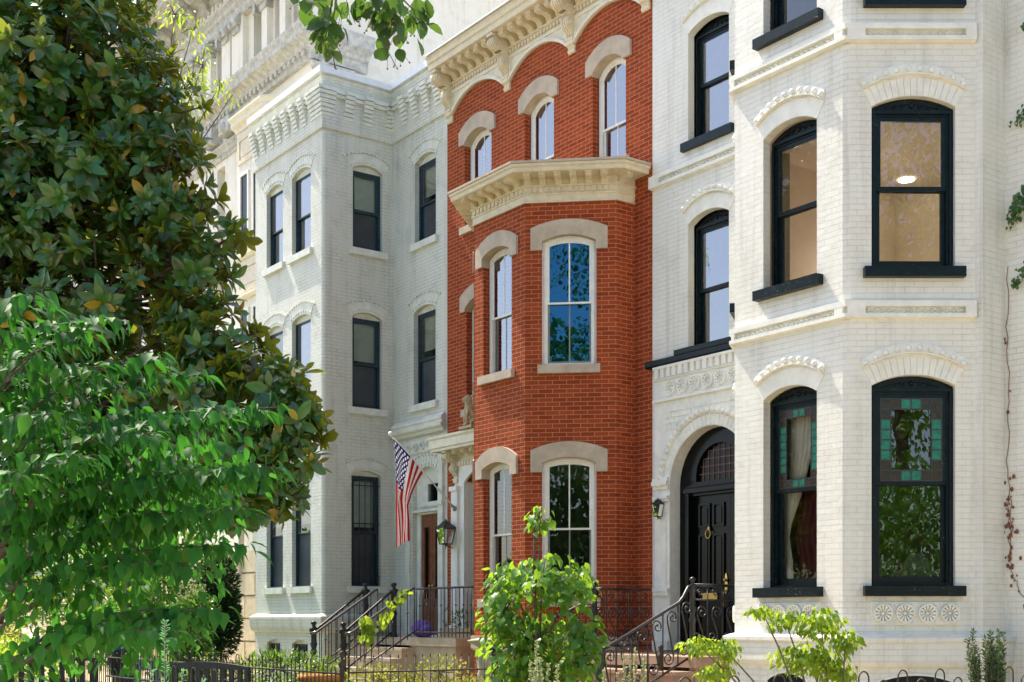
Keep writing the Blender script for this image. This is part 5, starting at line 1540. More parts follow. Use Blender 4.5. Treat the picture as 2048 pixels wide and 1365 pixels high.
# little boulder statue on the wall by the basement opening
t = thing('garden_ornament', 'small weathered stone ornament shaped like a mushroom before the red bay basement', 'ornament', (-15.2, 10.6, 0))
m = MB(); m.lathe((-15.2, 10.6, 0), [(.16, 0), (.15, .7), (.10, .85), (.12, .95), (.09, 1.1), (.10, 1.2), (.24, 1.27), (.26, 1.30), (.1, 1.33), (0, 1.34)], 12); m.build('stone', 'stone', t)

# benches and chair in the garden
def bench(label, x0, y0, x1, y1, back, seat=True):
    A = Vector((x0, y0, 0)); B = Vector((x1, y1, 0)); L_ = (B - A).length; deg = math.degrees(math.atan2(y1 - y0, x1 - x0))
    t = thing('garden_bench', label, 'bench', tuple((A + B) / 2)); f = Fr(x0, y0, deg)
    m = MB(); m.ext(f, [(0, back - .10), (L_, back - .10), (L_, back - .06)] + [(L_ * (1 - k / 8), back - .06 + .05 * math.sin(math.pi * k / 8)) for k in range(1, 8)] + [(0, back - .06)], -.02, .03)
    m.box(f, .0, L_, -.02, .02, .45, .52)
    n = int(L_ / .135)
    for k in range(n): m.box(f, .05 + k * .135, .12 + k * .135, -.012, .012, .50, back - .09)
    m.build('backrest', 'darkwood', t)
    m = MB()
    for k in range(5): m.box(f, 0, L_, -.12 - k * .09, -.05 - k * .09, .40, .44)
    m.build('seat', 'darkwood', t)
    for u in (.03, L_ - .03):
        m = MB(); m.box(f, u - .03, u + .03, -.03, .03, 0, back - .1); m.build('leg', 'darkwood', t)
        m = MB(); m.box(f, u - .03, u + .03, -.52, -.46, 0, .62); m.build('leg', 'darkwood', t)
        m = MB(); m.box(f, u - .035, u + .035, -.54, -.02, .62, .66); m.build('armrest', 'darkwood', t)
    return t
bench('dark slatted garden bench with a gently arched back at the far left', -17.7, 4.5, -17.0, 5.52, 1.15)
bench('dark slatted garden bench nearer the wire fence, left of the climbing shrubs', -15.35, 5.8, -14.0, 6.35, 1.10)
t = thing('garden_chair', 'blue-grey garden chair behind the benches', 'chair', (-19.6, 7.1, 0)); f = Fr(-19.75, 7.0, 40)
m = MB(); m.ext(f, [(0, .45), (.42, .45), (.42, .85), (.36, .98), (.06, .98), (0, .85)], -.02, .02, [rect(.08, .34, .6, .8)]); m.build('backrest', 'chairblue', t)
m = MB(); m.box(f, 0, .42, -.45, .0, .42, .45); m.build('seat', 'chairblue', t)
for a, b in ((.03, -.03), (.39, -.03), (.03, -.42), (.39, -.42)):
    m = MB(); m.box(f, a - .02, a + .02, b - .02, b + .02, 0, .43); m.build('leg', 'chairblue', t)

# person standing in the garden behind the fence
PE = thing('person', 'person in blue shirt and black shorts standing in the garden behind the bench', 'person', (-23.77, 8.14, 0))
# facing the street; x is the person's left-right, y forward
J = [(0, 0, .96, .135, .10), (0, 0, 1.10, .125, .095), (0, 0, 1.28, .145, .10), (0, .0, 1.43, .12, .08), (0, .0, 1.50, .055), (0, .015, 1.56, .05), (0, .03, 1.64, .085, .095), (0, .02, 1.73, .075, .085),
     (.17, 0, 1.42, .06), (.23, -.01, 1.17, .045), (.25, .05, .93, .032), (.25, .07, .86, .03, .018), (.25, .08, .80, .028, .014),
     (-.17, 0, 1.42, .06), (-.23, -.01, 1.17, .045), (-.25, .05, .93, .032), (-.25, .07, .86, .03, .018), (-.25, .08, .80, .028, .014),
     (.095, 0, .86, .09), (.10, .01, .49, .06), (.10, -.02, .28, .055), (.10, -.01, .08, .038), (.11, .10, .035, .035, .028), (.12, .17, .03, .03, .02),
     (-.095, 0, .86, .09), (-.10, .01, .49, .06), (-.10, -.02, .28, .055), (-.10, -.01, .08, .038), (-.11, .10, .035, .035, .028), (-.12, .17, .03, .03, .02)]
E_ = [(0, 1), (1, 2), (2, 3), (3, 4), (4, 5), (5, 6), (6, 7), (3, 8), (8, 9), (9, 10), (10, 11), (11, 12), (3, 13), (13, 14), (14, 15), (15, 16), (16, 17), (0, 18), (18, 19), (19, 20), (20, 21), (21, 22), (22, 23), (0, 24), (24, 25), (25, 26), (26, 27), (27, 28), (28, 29)]
for s_ in (1, -1):                                     # fingers
    hb = 12 if s_ == 1 else 17
    for k, (dx, ln) in enumerate(((-.024, .05), (-.008, .062), (.008, .058), (.024, .045))):
        i = len(J); J += [(s_ * .25 + .0, .08 + dx, .79, .009), (s_ * .245, .085 + dx, .79 - ln * .55, .008), (s_ * .235, .09 + dx, .79 - ln, .007)]; E_ += [(hb, i), (i, i + 1), (i + 1, i + 2)]
    i = len(J); J += [(s_ * .235, .115, .84, .010), (s_ * .23, .13, .80, .008)]; E_ += [(hb - 1, i), (i, i + 1)]
rp_ = R(200)
skin_body('body', J, E_, 'skin', PE, 0, 1, (-23.77, 8.14, 0), rp_)
def garment(name, rings, mat, arms=()):
    m = MB(); cr, sr = math.cos(rp_), math.sin(rp_)
    def W_(x, y, z): return (-23.77 + x * cr - y * sr, 8.14 + x * sr + y * cr, z)
    for rr in rings:
        pts = [[W_(cx + a * math.cos(2 * math.pi * k / 16), cy + b * math.sin(2 * math.pi * k / 16), z) for k in range(16)] for cx, cy, z, a, b in rr]
        for p, q in zip(pts, pts[1:]):
            for k in range(16): m.face([p[k], p[(k + 1) % 16], q[(k + 1) % 16], q[k]], smooth=True)
    return m.build(name, mat, PE)
garment('shirt', [[(0, 0, .95, .185, .14), (0, 0, 1.1, .165, .125), (0, 0, 1.3, .185, .13), (0, 0, 1.42, .185, .11), (0, 0, 1.5, .075, .07)],
                  [(.16, 0, 1.45, .07, .075), (.205, 0, 1.33, .072, .075), (.23, 0, 1.22, .07, .07)], [(-.16, 0, 1.45, .07, .075), (-.205, 0, 1.33, .072, .075), (-.23, 0, 1.22, .07, .07)]], 'blue')
garment('shorts', [[(0, 0, 1.03, .18, .135), (0, 0, .86, .195, .145)], [(.10, 0, .90, .11, .125), (.11, .0, .55, .105, .11)], [(-.10, 0, .90, .11, .125), (-.11, .0, .55, .105, .11)]], 'shorts')
m = MB(); cr, sr = math.cos(rp_), math.sin(rp_)
m.ball((-23.77 - (-.0) * sr, 8.14 + .0 * cr, 1.715), .102, 14, .95, 1.02, .85); m.build('hair', 'hair', PE)
for s_ in (1, -1):
    m = MB(); x, y = s_ * .033, .115; m.ball((-23.77 + x * cr - y * sr, 8.14 + x * sr + y * cr, 1.655), .013, 8); m.build('eye', 'black', PE)
m = MB(); x, y = 0, .125; m.ball((-23.77 + x * cr - y * sr, 8.14 + x * sr + y * cr, 1.62), .018, 8, .8, 1.2, 1.5); m.build('nose', 'skin', PE)
m = MB(); x, y = 0, .112; m.ball((-23.77 + x * cr - y * sr, 8.14 + x * sr + y * cr, 1.575), .022, 8, 1.2, .5, .35); m.build('mouth', 'drape', PE)

# ------------------------------------------------------------------ vegetation
MAG = [(-15.68,4.81,9.56,1.16,0.92),(-15.48,4.57,8.15,1.44,1.02),(-14.49,5.25,7.51,0.73,0.76),(-14.19,5.32,6.56,0.69,0.75),(-15.24,4.56,6.58,1.36,1.07),(-13.83,5.48,5.64,0.57,0.51),(-13.18,5.86,5.9,0.25,0.21),(-15.0,4.89,5.39,1.36,0.89),(-13.65,5.56,4.99,0.48,0.4),(-12.49,5.78,4.29,0.45,0.29),(-13.06,5.52,4.16,0.6,0.44),(-12.0,5.95,3.77,0.31,0.34),(-12.68,5.7,3.54,0.59,0.48),(-11.79,5.9,3.17,0.36,0.18),(-12.52,5.57,2.82,0.58,0.32),(-12.14,5.76,3.03,0.39,0.31),(-14.45,5.3,4.06,1.05,0.82),(-15.55,4.47,4.24,1.2,1.2),(-15.9,4.34,9.03,0.91,0.91),(-16.05,3.8,6.35,0.96,1.56),(-15.77,3.84,4.21,0.83,1.19),(-15.76,4.18,7.55,1.2,1.2),(-15.85,4.6,3.15,1.22,.67),(-14.76,5.31,3.23,.89,.47),(-12.25,5.92,4.04,.48,.32),(-12.43,5.62,3.07,.63,.42),(-11.92,5.91,3.57,.36,.36),(-13.14,5.6,4.57,.6,.33)]
T = thing('magnolia_tree', 'large dark glossy magnolia tree covering the pale bay at the left', 'tree', (-16.4, 3.4, 0))
mb = MB(); br = limbs(mb, (-16.4, 3.4, 0), (-15.5, 4.6, 9.6), MAG, .22); mb.build('trunk', 'bark', T)
NR_ = 3400
P, O, ix = sample(MAG, NR_, .33, 1.15)
O = norm(O + np.array([0, 0, .35]) + .35 * rand_unit(NR_))
pos, ax, up, ln = [], [], [], []
for p, o in zip(P, O):
    e1 = np.cross(o, rand_unit(1)[0]); e1 /= np.linalg.norm(e1); e2 = np.cross(o, e1)
    k = NR.integers(6, 15); sz = NR.uniform(.72, 1.22); ph = NR.random() * 6
    for i in range(k):
        a = ph + i * 2.4; t = R(28 + 66 * (i / k)) + NR.normal(0, .12)
        d = o * math.cos(t) + (e1 * math.cos(a) + e2 * math.sin(a)) * math.sin(t)
        pos.append(p - o * .045 * i / k * 1.5); ax.append(d); up.append(o * math.sin(t) - (e1 * math.cos(a) + e2 * math.sin(a)) * math.cos(t) + .12 * NR.normal(size=3)); ln.append(sz * NR.uniform(.135, .235) * (.75 if i < 2 else 1))
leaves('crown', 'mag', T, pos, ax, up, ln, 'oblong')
for p, o, j in list(zip(P, O, ix))[::3]:
    c = Vector(MAG[j][:3]); q = Vector(p); mid = q.lerp(c, .5) - Vector((0, 0, .05)); br.tube([c, mid, q], [.022, .014, .006], 5)
br.build('branches', 'bark', T)
bd = 0
for p, o in zip(P, O):
    if bd >= 14: break
    if o[1] < -.1 and o[0] > -.1 and rnd.random() < .08:
        m = MB(); c = Vector(p) + Vector(o) * .03; m.lathe(c, [(.012, 0), (.028, .035), (.026, .07), (.010, .115), (0, .125)], 9, axis=(o[0] * .4, o[1] * .4, 1)); m.build('bud', 'bud', T); bd += 1

def hanging(blobs, n, dens=.6, droop=.9, outw=.8, wpow=2.0, flat=0.0):
    P, O, ix = sample(blobs, n, dens, wpow)
    B = np.array(blobs)[ix]
    h = P - B[:, :3]; h[:, 2] = 0; h = norm(h + 1e-3)
    ax = h * outw + np.array([0, 0, -droop]) + .35 * NR.normal(size=(n, 3))
    up = h * .6 + np.array([0, 0, .8]) + .45 * NR.normal(size=(n, 3))
    return P, ax, up, ix

def twigs(br, P, ix, blobs, step, r=.006):
    for p, j in list(zip(P, ix))[::step]:
        c = Vector(blobs[j][:3]); q = Vector(p); br.tube([c, q.lerp(c, .5) + Vector((0, 0, .03)), q], [r * 1.6, r, r * .4], 4, cap=False)

TIPS = [(-7.33,2.51,3.33),(-7.03,2.24,3.26),(-7.12,1.94,3.24),(-7.74,2.29,3.45),(-7.62,1.94,3.39),(-6.85,2.32,3.07),(-6.98,2.65,3.01),(-7.02,1.92,3.0),(-6.54,2.91,2.85),(-6.83,2.86,2.94),(-6.69,2.54,2.87),(-6.82,2.02,2.77),(-6.44,3.06,2.75),(-6.33,3.03,2.57),(-6.6,3.0,2.67),(-6.56,2.04,2.55),(-6.54,2.4,2.63),(-6.81,1.86,2.54),(-7.08,1.83,2.78),(-6.44,3.04,2.39),(-6.42,2.74,2.37),(-6.32,2.87,2.15),(-6.85,2.66,2.43),(-6.43,2.89,1.97),(-6.64,2.78,2.03),(-6.98,2.65,2.15),(-6.61,2.65,1.87),(-6.42,2.74,1.75),(-6.35,2.49,1.63),(-7.98,2.3,1.89),(-6.5,2.62,1.62),(-6.75,3.13,2.58),(-6.39,2.78,2.7)]
DB = np.array((-8.35, 1.90, 0.0))
T = thing('dogwood_tree', 'bright green dogwood tree with drooping leaves in tiers at the left front', 'tree', tuple(DB))
mb = MB(); mb.tube([tuple(DB + np.array((.03 * math.sin(k), .02 * k, .42 * k))) for k in range(9)], [.085 * (1 - .09 * k) for k in range(9)], 9); mb.build('trunk', 'bark', T)
br = MB(); P, AX, UP, LN = [], [], [], []
for tip in TIPS:
    tip = np.array(tip); tip[2] = 1.58 + round((tip[2] - 1.58) / .29) * .29 + NR.normal(0, .065); s0 = DB + np.array((0, .1, max(.5, tip[2] - .42)))
    v = tip - s0; side = norm(np.array((v[1], -v[0], 0.0)))
    path = [s0 + v * q + np.array((0, 0, .16 * math.sin(math.pi * q))) + side * .05 * math.sin(q * 7 + tip[0] * 9) for q in np.linspace(0, 1, 9)]
    br.tube([tuple(p) for p in path], [.016, .014, .012, .010, .009, .007, .006, .004, .002], 5, cap=False)
    ln = np.linalg.norm(v); nn = int(ln * 56)
    for k in range(nn):
        q = .12 + .88 * (k / nn) ** .8; i = min(7, int(q * 8)); p = path[i] + (path[i + 1] - path[i]) * (q * 8 - i)
        sg = 1 if k % 2 else -1; w = abs(NR.normal(0, .13)) * (1.25 - q * .85)
        p = p + side * sg * w + v / ln * NR.normal(0, .03) + np.array((0, 0, NR.normal(0, .014) - .25 * w * w))
        d = side * sg * NR.uniform(.25, .8) + v / ln * NR.uniform(.2, .7) + np.array((0, 0, -NR.uniform(.05, 1.3)))
        P.append(p); AX.append(d); UP.append(np.array((0, 0, .9)) + v / ln * .55 + side * sg * .3 + .28 * NR.normal(size=3)); LN.append(NR.uniform(.055, .14))
        if k % 5 == 0: br.tube([tuple(p - side * sg * w), tuple(p)], [.004, .002], 4, cap=False)
FILL = [(-7.95, 2.75, 2.25, .75, .75), (-7.6, 3.0, 2.55, .6, .3), (-7.9, 2.7, 1.55, .6, .3)]
P2, a2, u2, ix2 = hanging(FILL, 1600, .5, .85, .7, 1.7)
P += list(P2); AX += list(a2); UP += list(u2); LN += list(NR.uniform(.06, .12, len(P2)))
leaves('crown', 'dog', T, P, AX, UP, LN, 'ovate'); br.build('branches', 'bark', T)

RED = [(-7.94,6.09,1.92,0.36,0.2),(-8.12,5.83,1.64,0.18,0.24),(-7.71,6.23,1.83,0.18,0.18),(-7.61,6.2,1.48,0.19,0.21),(-8.07,6.07,1.4,0.38,0.28),(-7.95,6.07,2.39,0.1,0.12),(-7.52,6.15,1.25,0.19,0.13),(-8.28,5.95,1.9,0.16,0.14),(-7.95,6.07,1.05,0.43,0.24)]
T = thing('redbud_shrub', 'sunlit green heart-leaved shrub in front of the red bay', 'shrub', (-7.95, 6.07, 0))
mb = MB(); br = limbs(mb, (-7.95, 6.07, 0), (-7.95, 6.07, 2.45), RED, .028, .5, .02); mb.build('trunk', 'bark', T)
P, ax, up, ix = hanging([(b[0], b[1], b[2], b[3] * 1.12, b[4] * 1.12) for b in RED], 2500, .62, .7, .8, 1.3); keep = ~((ix == 5) & (NR.random(len(P)) < .35))
leaves('crown', 'redb', T, P[keep], ax[keep], up[keep], NR.uniform(.03, .085, keep.sum()), 'heart'); twigs(br, P, ix, RED, 8, .004); br.build('branches', 'bark', T)

MAP = [(-6.64,6.51,1.42,0.16,0.08),(-6.59,6.75,1.38,0.13,0.11),(-6.5,7.04,1.67,0.13,0.05),(-6.47,7.26,1.6,0.15,0.08),(-6.24,7.39,1.58,0.19,0.13),(-6.07,7.46,1.45,0.14,0.1),(-6.36,7.41,1.32,0.3,0.13),(-6.56,6.62,1.22,0.16,0.07),(-6.16,7.51,1.21,0.17,0.09)]
T = thing('maple_sapling', 'yellow-green sunlit young tree with thin grey stems before the white bay', 'sapling', (-6.45, 7.1, 0))
mb = MB()
for k, b in enumerate(MAP):
    c = Vector(b[:3]); s = Vector((-6.2 + .01 * k, 7.45 + .01 * k, .25)); mb.tube([s, s.lerp(c, .4) - Vector((0, 0, -.05)), s.lerp(c, .75) + Vector((.0, 0, .06)), c], [.014, .010, .007, .004], 6)
mb.build('stems', 'stem', T)
P, ax, up, ix = hanging(MAP, 1700, .6, .75, .6, 1.4)
leaves('crown', 'maple', T, P, ax, up, NR.uniform(.032, .072, len(P)), 'ovate')

def bush(name, label, cat, blobs, n, mat, kind, l0, l1, upw=.5, base=None, trunk=True, group=None, shell=.45):
    c = base or (blobs[0][0], blobs[0][1], 0)
    T = thing(name, label, cat, c, group)
    P, O, ix = sample(blobs, n, shell, 2.0)
    ax = O + np.array([0, 0, upw]) + .7 * rand_unit(n)
    leaves('foliage', mat, T, P, ax, rand_unit(n) + np.array([0, 0, .7]), NR.uniform(l0, l1, n), kind)
    if trunk:
        mb = MB()
        for b in blobs: mb.tube([c, ((c[0] + b[0]) / 2 + .05, (c[1] + b[1]) / 2, b[2] * .5), b[:3]], [.03, .022, .01], 6)
        for p, j in list(zip(P, ix))[::40]: mb.tube([blobs[j][:3], tuple(p)], [.008, .003], 4, cap=False)
        mb.build('stems', 'stem', T)
    return T
bush('nandina_shrub', 'low dark green shrub behind the wire fence below the pale bay', 'shrub', [(-16.03,7.72,0.92,0.66,0.28),(-15.52,8.08,0.76,0.41,0.22),(-16.82,7.48,0.8,0.36,0.24)], 1500, 'shrub', 'lance', .05, .10)
bush('spirea_shrub', 'golden-leaved low shrub by the tan stone steps, left of its twin', 'shrub', [(-14.08,8.18,0.84,0.48,0.2),(-13.95,8.4,.6,.5,.3)], 1700, 'gold', 'ovate', .03, .055)
bush('spirea_shrub', 'golden-leaved taller shrub before the dark basement opening of the red house', 'shrub', [(-13.63,8.8,0.93,0.38,0.24),(-12.96,9.04,0.74,0.37,0.2),(-13.3,8.9,.6,.5,.3)], 1900, 'gold', 'ovate', .03, .055)
bush('viburnum_shrub', 'large leafy green shrub behind the dogwood beside the clipped yew', 'shrub', [(-20.26,7.86,2.6,0.91,0.75),(-20.51,7.52,1.8,0.9,0.7)], 2600, 'shrub', 'ovate', .07, .13)
bush('holly_shrub', 'dark shrub deeper in the garden, left of the leafy green one', 'shrub', [(-25.6,8.9,2.9,1.1,0.8),(-26.0,8.6,1.7,1.1,.9)], 2200, 'shrub', 'ovate', .07, .13)
bush('yew_bush', 'clipped dark rounded yew column against the yellow stone base', 'shrub', [(-19.35,8.26,1.95,0.30,0.80),(-19.35,8.26,1.55,0.33,0.6)], 7000, 'yew', 'lance', .06, .11, shell=.3)
T = bush('hydrangea_shrub', 'yellow-green shrub with pale cream flower spikes before the yew', 'shrub', [(-17.66,7.19,1.71,0.33,0.27),(-17.74,7.07,1.3,0.36,0.3)], 1500, 'shrub', 'ovate', .05, .10)
for k in range(7):
    x, y = -17.66 + NR.normal(0, .14), 7.19 + NR.normal(0, .12); n = 60; z = NR.random(n); pos = np.stack([x + NR.normal(0, .02, n) * (1 - z) + .12 * z, np.full(n, y) + NR.normal(0, .02, n) * (1 - z), 1.85 + .26 * z], 1)
    leaves('flower_spike', 'pale', T, pos, rand_unit(n), rand_unit(n), np.full(n, .035), 'round')
bush('hedge_shrub', 'sunlit low green shrubs by the lawn behind the arched bench', 'shrub', [(-22.6,5.7,0.9,1.1,0.36),(-20.79,5.3,0.85,0.5,0.35)], 2300, 'lime', 'ovate', .06, .11)
bush('hedge_shrub', 'low green shrub between the yew and the hairpin fence', 'shrub', [(-18.7,7.45,0.95,0.45,0.37),(-18.2,7.4,.6,.45,.3)], 1300, 'shrub', 'ovate', .05, .10)
bush('elder_shrub', 'yellow-lit tall shrub at the far left edge under the dogwood', 'shrub', [(-25.93,6.88,2.5,0.8,0.75),(-26.8,6.2,1.6,1.0,.8),(-24.9,6.0,1.3,.8,.6)], 2400, 'gold', 'ovate', .08, .14)
bush('laurel_shrub', 'dense dark laurel in the middle of the left garden', 'shrub', [(-27.5,8.5,2.6,1.6,1.3),(-29.5,7,2.0,1.6,1.2)], 2600, 'shrub', 'ovate', .10, .17)
# slim tree with lime leaves reaching past the magnolia
LIME = [(-19.13,7.71,10.93,0.24,0.28),(-19.04,7.84,10.37,0.25,0.36),(-19.3,7.48,11.17,0.32,0.2),(-18.88,8.06,10.06,0.16,0.28),(-18.76,8.22,9.9,0.11,0.14),(-19.68,7.8,10.19,0.49,0.49),(-20.0,7.3,9.3,.7,.6)]
T = thing('ash_tree', 'slim tree with sunlit lime leaves rising behind the magnolia', 'tree', (-20.3, 7.0, 0))
mb = MB(); br = limbs(mb, (-20.3, 7.0, 0), (-19.6, 7.5, 10.8), LIME, .11, .3); mb.build('trunk', 'bark', T)
P, ax, up, ix = hanging(LIME, 1100, .5, .6, .7, 1.6); leaves('crown', 'lime', T, P, ax, up, NR.uniform(.08, .14, len(P)), 'lance'); twigs(br, P, ix, LIME, 8, .006); br.build('branches', 'bark', T)

# street linden whose low twig hangs into the top of the picture
LIN = [(-5.68,2.9,4.68,0.10,0.07),(-5.62,2.99,4.56,0.09,0.10),(-5.64,2.96,4.48,0.06,0.05),(-5.55,3.25,4.67,0.15,0.10),(-5.5,3.31,4.56,0.11,0.06),(-5.53,3.27,4.50,0.06,0.05),(-5.62,3.15,4.74,0.12,0.06),(-5.54,3.43,4.72,0.08,0.10)]
T = thing('linden_tree', 'street linden whose twig of round leaves hangs at the top edge', 'tree', (2.2, -2.6, 0))
CR = [(1.5, -2.8, 9.5, 3.0, 2.6), (-1.0, -1.5, 8.6, 2.4, 1.6), (4.5, -4.0, 9.0, 2.6, 2.0), (2.0, -5.5, 8.0, 2.6, 1.8), (-3.2, .6, 7.6, 1.6, .8), (.2, -2.8, 13.0, 2.2, 1.3)]
mb = MB(); br = limbs(mb, (2.2, -2.6, 0), (1.6, -2.7, 8.5), CR, .24, .4); mb.build('trunk', 'bark', T)
br.tube([(1.8, -2.65, 5.6), (-.8, -.8, 6.2), (-3.4, 1.3, 6.3), (-5.0, 2.7, 5.6), (-5.62, 3.1, 4.95)], [.09, .07, .05, .025, .010], 7)
for b in LIN: br.tube([(-5.62, 3.1, 4.95), (-5.6, 3.1 + (b[1] - 3.1) * .6, 4.85), b[:3]], [.009, .006, .003], 5)
P, ax, up, ix = hanging(LIN, 120, .7, .8, .5, 1.2); leaves('twig_leaves', 'linden', T, P, ax, up, NR.uniform(.06, .105, len(P)), 'round')
m = MB()
for p in P[::3]:
    for k in range(3):
        c = Vector(p) + Vector((NR.normal(0, .03), NR.normal(0, .03), -.07 - .03 * NR.random())); m.ball(c, .005, 6); br.tube([tuple(p), tuple(c)], .0012, 3, cap=False)
m.build('seeds', 'stem', T)
P, ax, up, ix = hanging(CR, 9000, .35, .6, .6); leaves('crown', 'linden', T, P, ax, up, NR.uniform(.09, .16, len(P)), 'round'); twigs(br, P, ix, CR, 40, .012); br.build('branches', 'bark', T)

bush('kerb_reflection_hedge', 'added unseen hedge along the kerb behind the viewer, darkening the lower red bay window reflection', 'hedge', [(-2.4,-4.6,1.3,1.1,1.4),(-.8,-4.6,1.4,1.1,1.5),(.8,-4.6,1.3,1.1,1.5),(2.4,-4.6,1.4,1.1,1.4)], 5200, 'shrub', 'ovate', .07, .13, base=(0,-4.6,0))  # hedge added out of view so the pane reflects dark, not bright pavement
bush('garden_reflection_hedge', 'added unseen hedge beyond the left picture edge, darkening the ground floor white bay reflection', 'hedge', [(-18.2,2.4,1.6,1.7,1.5),(-20.5,2.0,1.6,1.7,1.5),(-16.2,2.6,1.0,.9,1.0)], 3000, 'shrub', 'ovate', .09, .15)  # hedge added out of view to block sunlit ground from the pane reflection
# garden and street trees outside the frame, seen in the window panes
def big_tree(name, label, base, blobs, n, mat, kind, l0, l1, r):
    T = thing(name, label, 'tree', base)
    mb = MB(); br = limbs(mb, base, (base[0], base[1], max(b[2] for b in blobs)), blobs, r); mb.build('trunk', 'bark', T); br.build('branches', 'bark', T)
    P, ax, up, ix = hanging(blobs, n, .35, .5, .6); leaves('crown', mat, T, P, ax, up, NR.uniform(l0, l1, n), kind)
big_tree('laurel_tree', 'broad dense laurel tree in the next garden, reflected in the white bay windows', (4.6, 8.0, 0), [(4.6, 8.0, 3.2, 2.2, 2.0), (5.4, 9.6, 4.6, 1.7, 1.5), (5.0, 6.4, 4.2, 1.7, 1.6), (4.4, 8, 1.5, 2.2, 1.4)], 11000, 'redb', 'ovate', .09, .18, .14)
big_tree('elm_tree', 'tall loose elm further along the street, reflected in the upper white bay windows', (12, 5, 0), [(12, 5, 12.5, 3.6, 3.4), (10.5, 7.5, 11, 2.8, 2.4), (13.5, 2.5, 11, 2.8, 2.6), (12, 5, 8, 2.8, 2.0)], 12000, 'redb', 'ovate', .13, .24, .25)
big_tree('oak_tree', 'large oak across the street with a high crown', (9, -19, 0), [(9, -19, 13, 4.5, 3.5), (5.5, -18, 11, 3, 2.5), (12.5, -20, 11.5, 3.2, 2.5), (9, -18, 8.5, 3.6, 2), (11, -18.5, 4.8, 4.2, 2.6), (16, -19, 6, 4, 3.4)], 8000, 'linden', 'ovate', .35, .55, .35)
big_tree('oak_tree', 'second oak across the street, further to the left of the first', (-14, -19, 0), [(-14, -19, 11, 4.5, 3), (-17.5, -18, 9.5, 3, 2.2), (-10.5, -19, 9.5, 3.2, 2.3)], 3400, 'linden', 'ovate', .35, .55, .3)

# rosemary and pale flower spikes near the bottom edge
def spikes(name, label, cat, base, tips, mat, kind, l, dens=90, r=.02):
    T = thing(name, label, cat, base); pos, ax = [], []; mb = MB()
    for tx, ty, tz in tips:
        a = Vector(base) + Vector(((tx - base[0]) * .5, (ty - base[1]) * .5, 0)); b = Vector((tx, ty, tz)); mb.tube([a, a.lerp(b, .5), b], [.006, .005, .002], 4)
        n = int(dens * (b - a).length)
        for k in range(n):
            q = .15 + .85 * k / n; d = rand_unit(1)[0]; d[2] = abs(d[2]) * .6 + .25; pos.append(tuple(a.lerp(b, q) + Vector(d) * r * (1.1 - q))); ax.append(d)
    mb.build('stems', 'stem', T); n = len(pos); leaves('leaves', mat, T, pos, ax, rand_unit(n), NR.uniform(l * .7, l * 1.2, n), kind)
spikes('rosemary_bush', 'upright dark rosemary bush before the electric meter', 'herb', (-5.85, 8.95, 0), [(-5.85 + NR.normal(0, .05), 8.95 + NR.uniform(-.22, .24), NR.uniform(1.22, 1.52)) for _ in range(34)], 'rosem', 'lance', .036, 240, .014)
spikes('goldenrod', 'slender pale green flower spike standing close to the camera at the left', 'plant', (-4.85, 1.84, 0), [(-4.85, 1.84, 1.60), (-4.90, 1.80, 1.42), (-4.82, 1.9, 1.40), (-4.8, 1.98, 1.36)], 'mint', 'lance', .022, 230, .018)
spikes('astilbe', 'feathery cream plumes in front of the heart-leaved shrub', 'plant', (-6.38, 4.83, 0), [(-6.38 + NR.normal(0, .04), 4.83 + NR.normal(0, .07), NR.uniform(1.22, 1.47)) for _ in range(9)], 'pale', 'round', .016, 260, .03)
spikes('astilbe', 'feathery cream plumes before the brownstone steps', 'plant', (-6.77, 6.0, 0), [(-6.77 + NR.normal(0, .06), 6.0 + NR.normal(0, .12), NR.uniform(1.18, 1.42)) for _ in range(9)], 'pale', 'round', .016, 240, .025)

# vine on the slender railing
T = thing('vine', 'yellow-green heart-leaved vine climbing the slender railing', 'vine', (-19.2, 11.2, 1.3))
pts = [(-19.2, 11.72, 2.12), (-19.18, 11.5, 1.95), (-19.16, 11.3, 1.9), (-19.17, 11.25, 1.6), (-19.15, 11.0, 1.5), (-19.15, 10.85, 1.62), (-19.15, 10.8, 1.4), (-19.14, 10.95, 1.25)]
mb = MB(); mb.tube(pts, .005, 5); mb.build('stem', 'stem', T)
P, ax, up, ln = [], [], [], []
for k in range(64):
    i = NR.integers(0, len(pts) - 1); q = NR.random(); p = np.array(pts[i]) * (1 - q) + np.array(pts[i + 1]) * q + NR.normal(0, .045, 3); P.append(p); ax.append([.1, -.2, -1] + NR.normal(0, .3, 3)); up.append([.6, -.6, .3] + NR.normal(0, .3, 3)); ln.append(NR.uniform(.09, .15))
leaves('leaves', 'lime', T, P, ax, up, ln, 'heart')

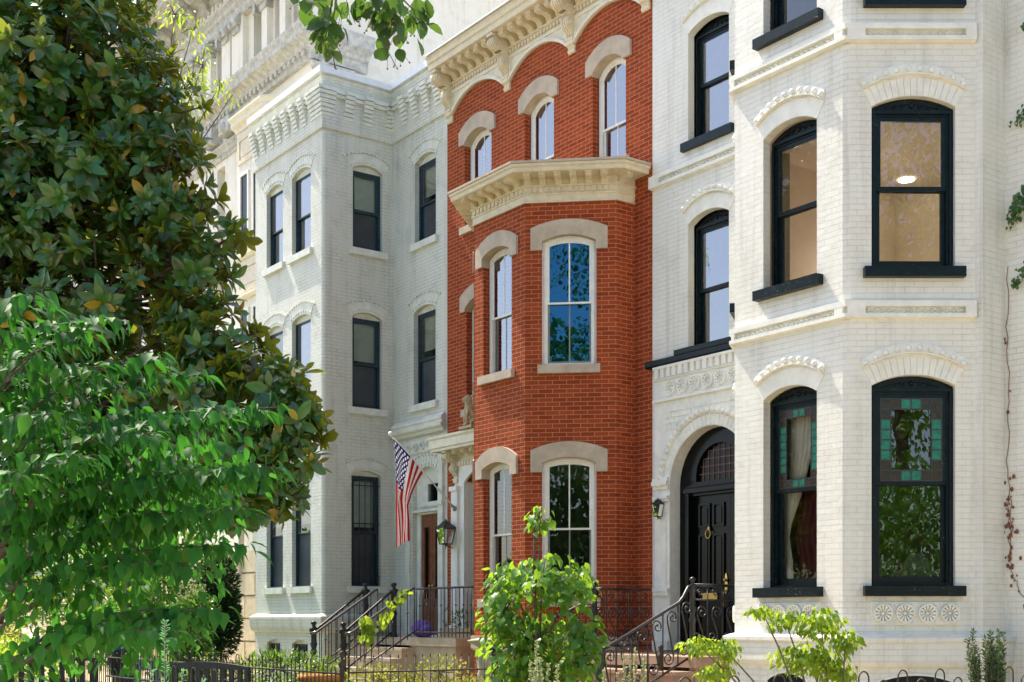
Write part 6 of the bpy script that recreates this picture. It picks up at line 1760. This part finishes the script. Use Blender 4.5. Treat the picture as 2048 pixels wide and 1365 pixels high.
# creeper on the white wall at the right edge
def creeper(label, paths, n, dead=False):
    T = thing('wall_creeper', label, 'creeper', (-7.9, 12.97, 4), 'creeper strands on the white wall')
    mb = MB(); P, ax = [], []
    for pt in paths:
        pp = [(x, 12.985, z) for x, z in pt]; pp = [tuple(Vector(pp[i]).lerp(Vector(pp[i + 1]), q) + Vector((NR.normal(0, .014), 0, 0))) for i in range(len(pp) - 1) for q in np.linspace(0, .9, 9)]; mb.tube(pp, .004, 5)
        for k in range(n):
            i = NR.integers(0, len(pt) - 1); q = NR.random(); x = pt[i][0] * (1 - q) + pt[i + 1][0] * q; z = pt[i][1] * (1 - q) + pt[i + 1][1] * q
            P.append((x + NR.normal(0, .04), 12.96 - abs(NR.normal(0, .025)), z + NR.normal(0, .045))); ax.append([NR.normal(0, .5), -.3, -1])
    mb.build('stem', 'rustbrown' if dead else 'stem', T); m_ = len(P)
    if not dead: leaves('leaves', 'creeper', T, P, ax, np.array([[0, -1, .4]]) + .35 * NR.normal(size=(m_, 3)), NR.uniform(.03, .065, m_), 'heart')
    else:
        d = MB()
        for p in P[:70]: d.ball((p[0], 12.985, p[2]), float(NR.uniform(.006, .022)), 6, 1, .5, 1.3)
        d.build('dead_tendrils', 'rustbrown', T)
creeper('green leafy creeper strands hanging at the right edge of the white wall', [[(-7.0, 7.0), (-7.6, 6.75), (-8.05, 6.35), (-8.2, 6.05)], [(-7.0, 6.9), (-7.35, 6.4), (-7.8, 5.85), (-8.15, 5.35)], [(-7.1, 6.5), (-7.4, 6.0), (-7.35, 5.6)], [(-6.9, 7.9), (-7.6, 7.6), (-8.1, 7.2)], [(-7.2, 4.95), (-7.6, 4.75), (-7.9, 4.5)], [(-7.0, 8.7), (-7.7, 8.5), (-8.0, 8.2)], [(-6.9, 6.7), (-7.4, 6.3), (-7.9, 6.1)], [(-7.0, 6.2), (-7.5, 5.5), (-7.7, 5.1)]], 260)
creeper('dead rust-brown creeper stem running down the white wall corner', [[(-8.27, 5.6), (-8.26, 4.4), (-8.28, 3.4), (-8.24, 2.5), (-8.22, 2.15), (-8.05, 1.8), (-7.9, 1.55), (-7.7, 1.3)], [(-8.24, 3.0), (-8.22, 2.2)]], 40, True)
# ground cover among the fences
n = 8200
T = bpy.data.objects.new('garden_ground_cover', None)
gx = np.where(np.arange(n) < 5200, NR.uniform(-26, -5, n), NR.uniform(-27, -13.5, n)); gy = np.where(np.arange(n) < 5200, NR.uniform(6.9, 11.2, n), NR.uniform(3.5, 7, n))
o = leaves('ground_cover', 'shrub', None, np.stack([gx, gy, NR.uniform(.02, .32, n)], 1), rand_unit(n) + [0, 0, .6], rand_unit(n) + [0, 0, .8], NR.uniform(.06, .14, n), 'ovate')
o['kind'] = 'stuff'; bpy.data.objects.remove(T)
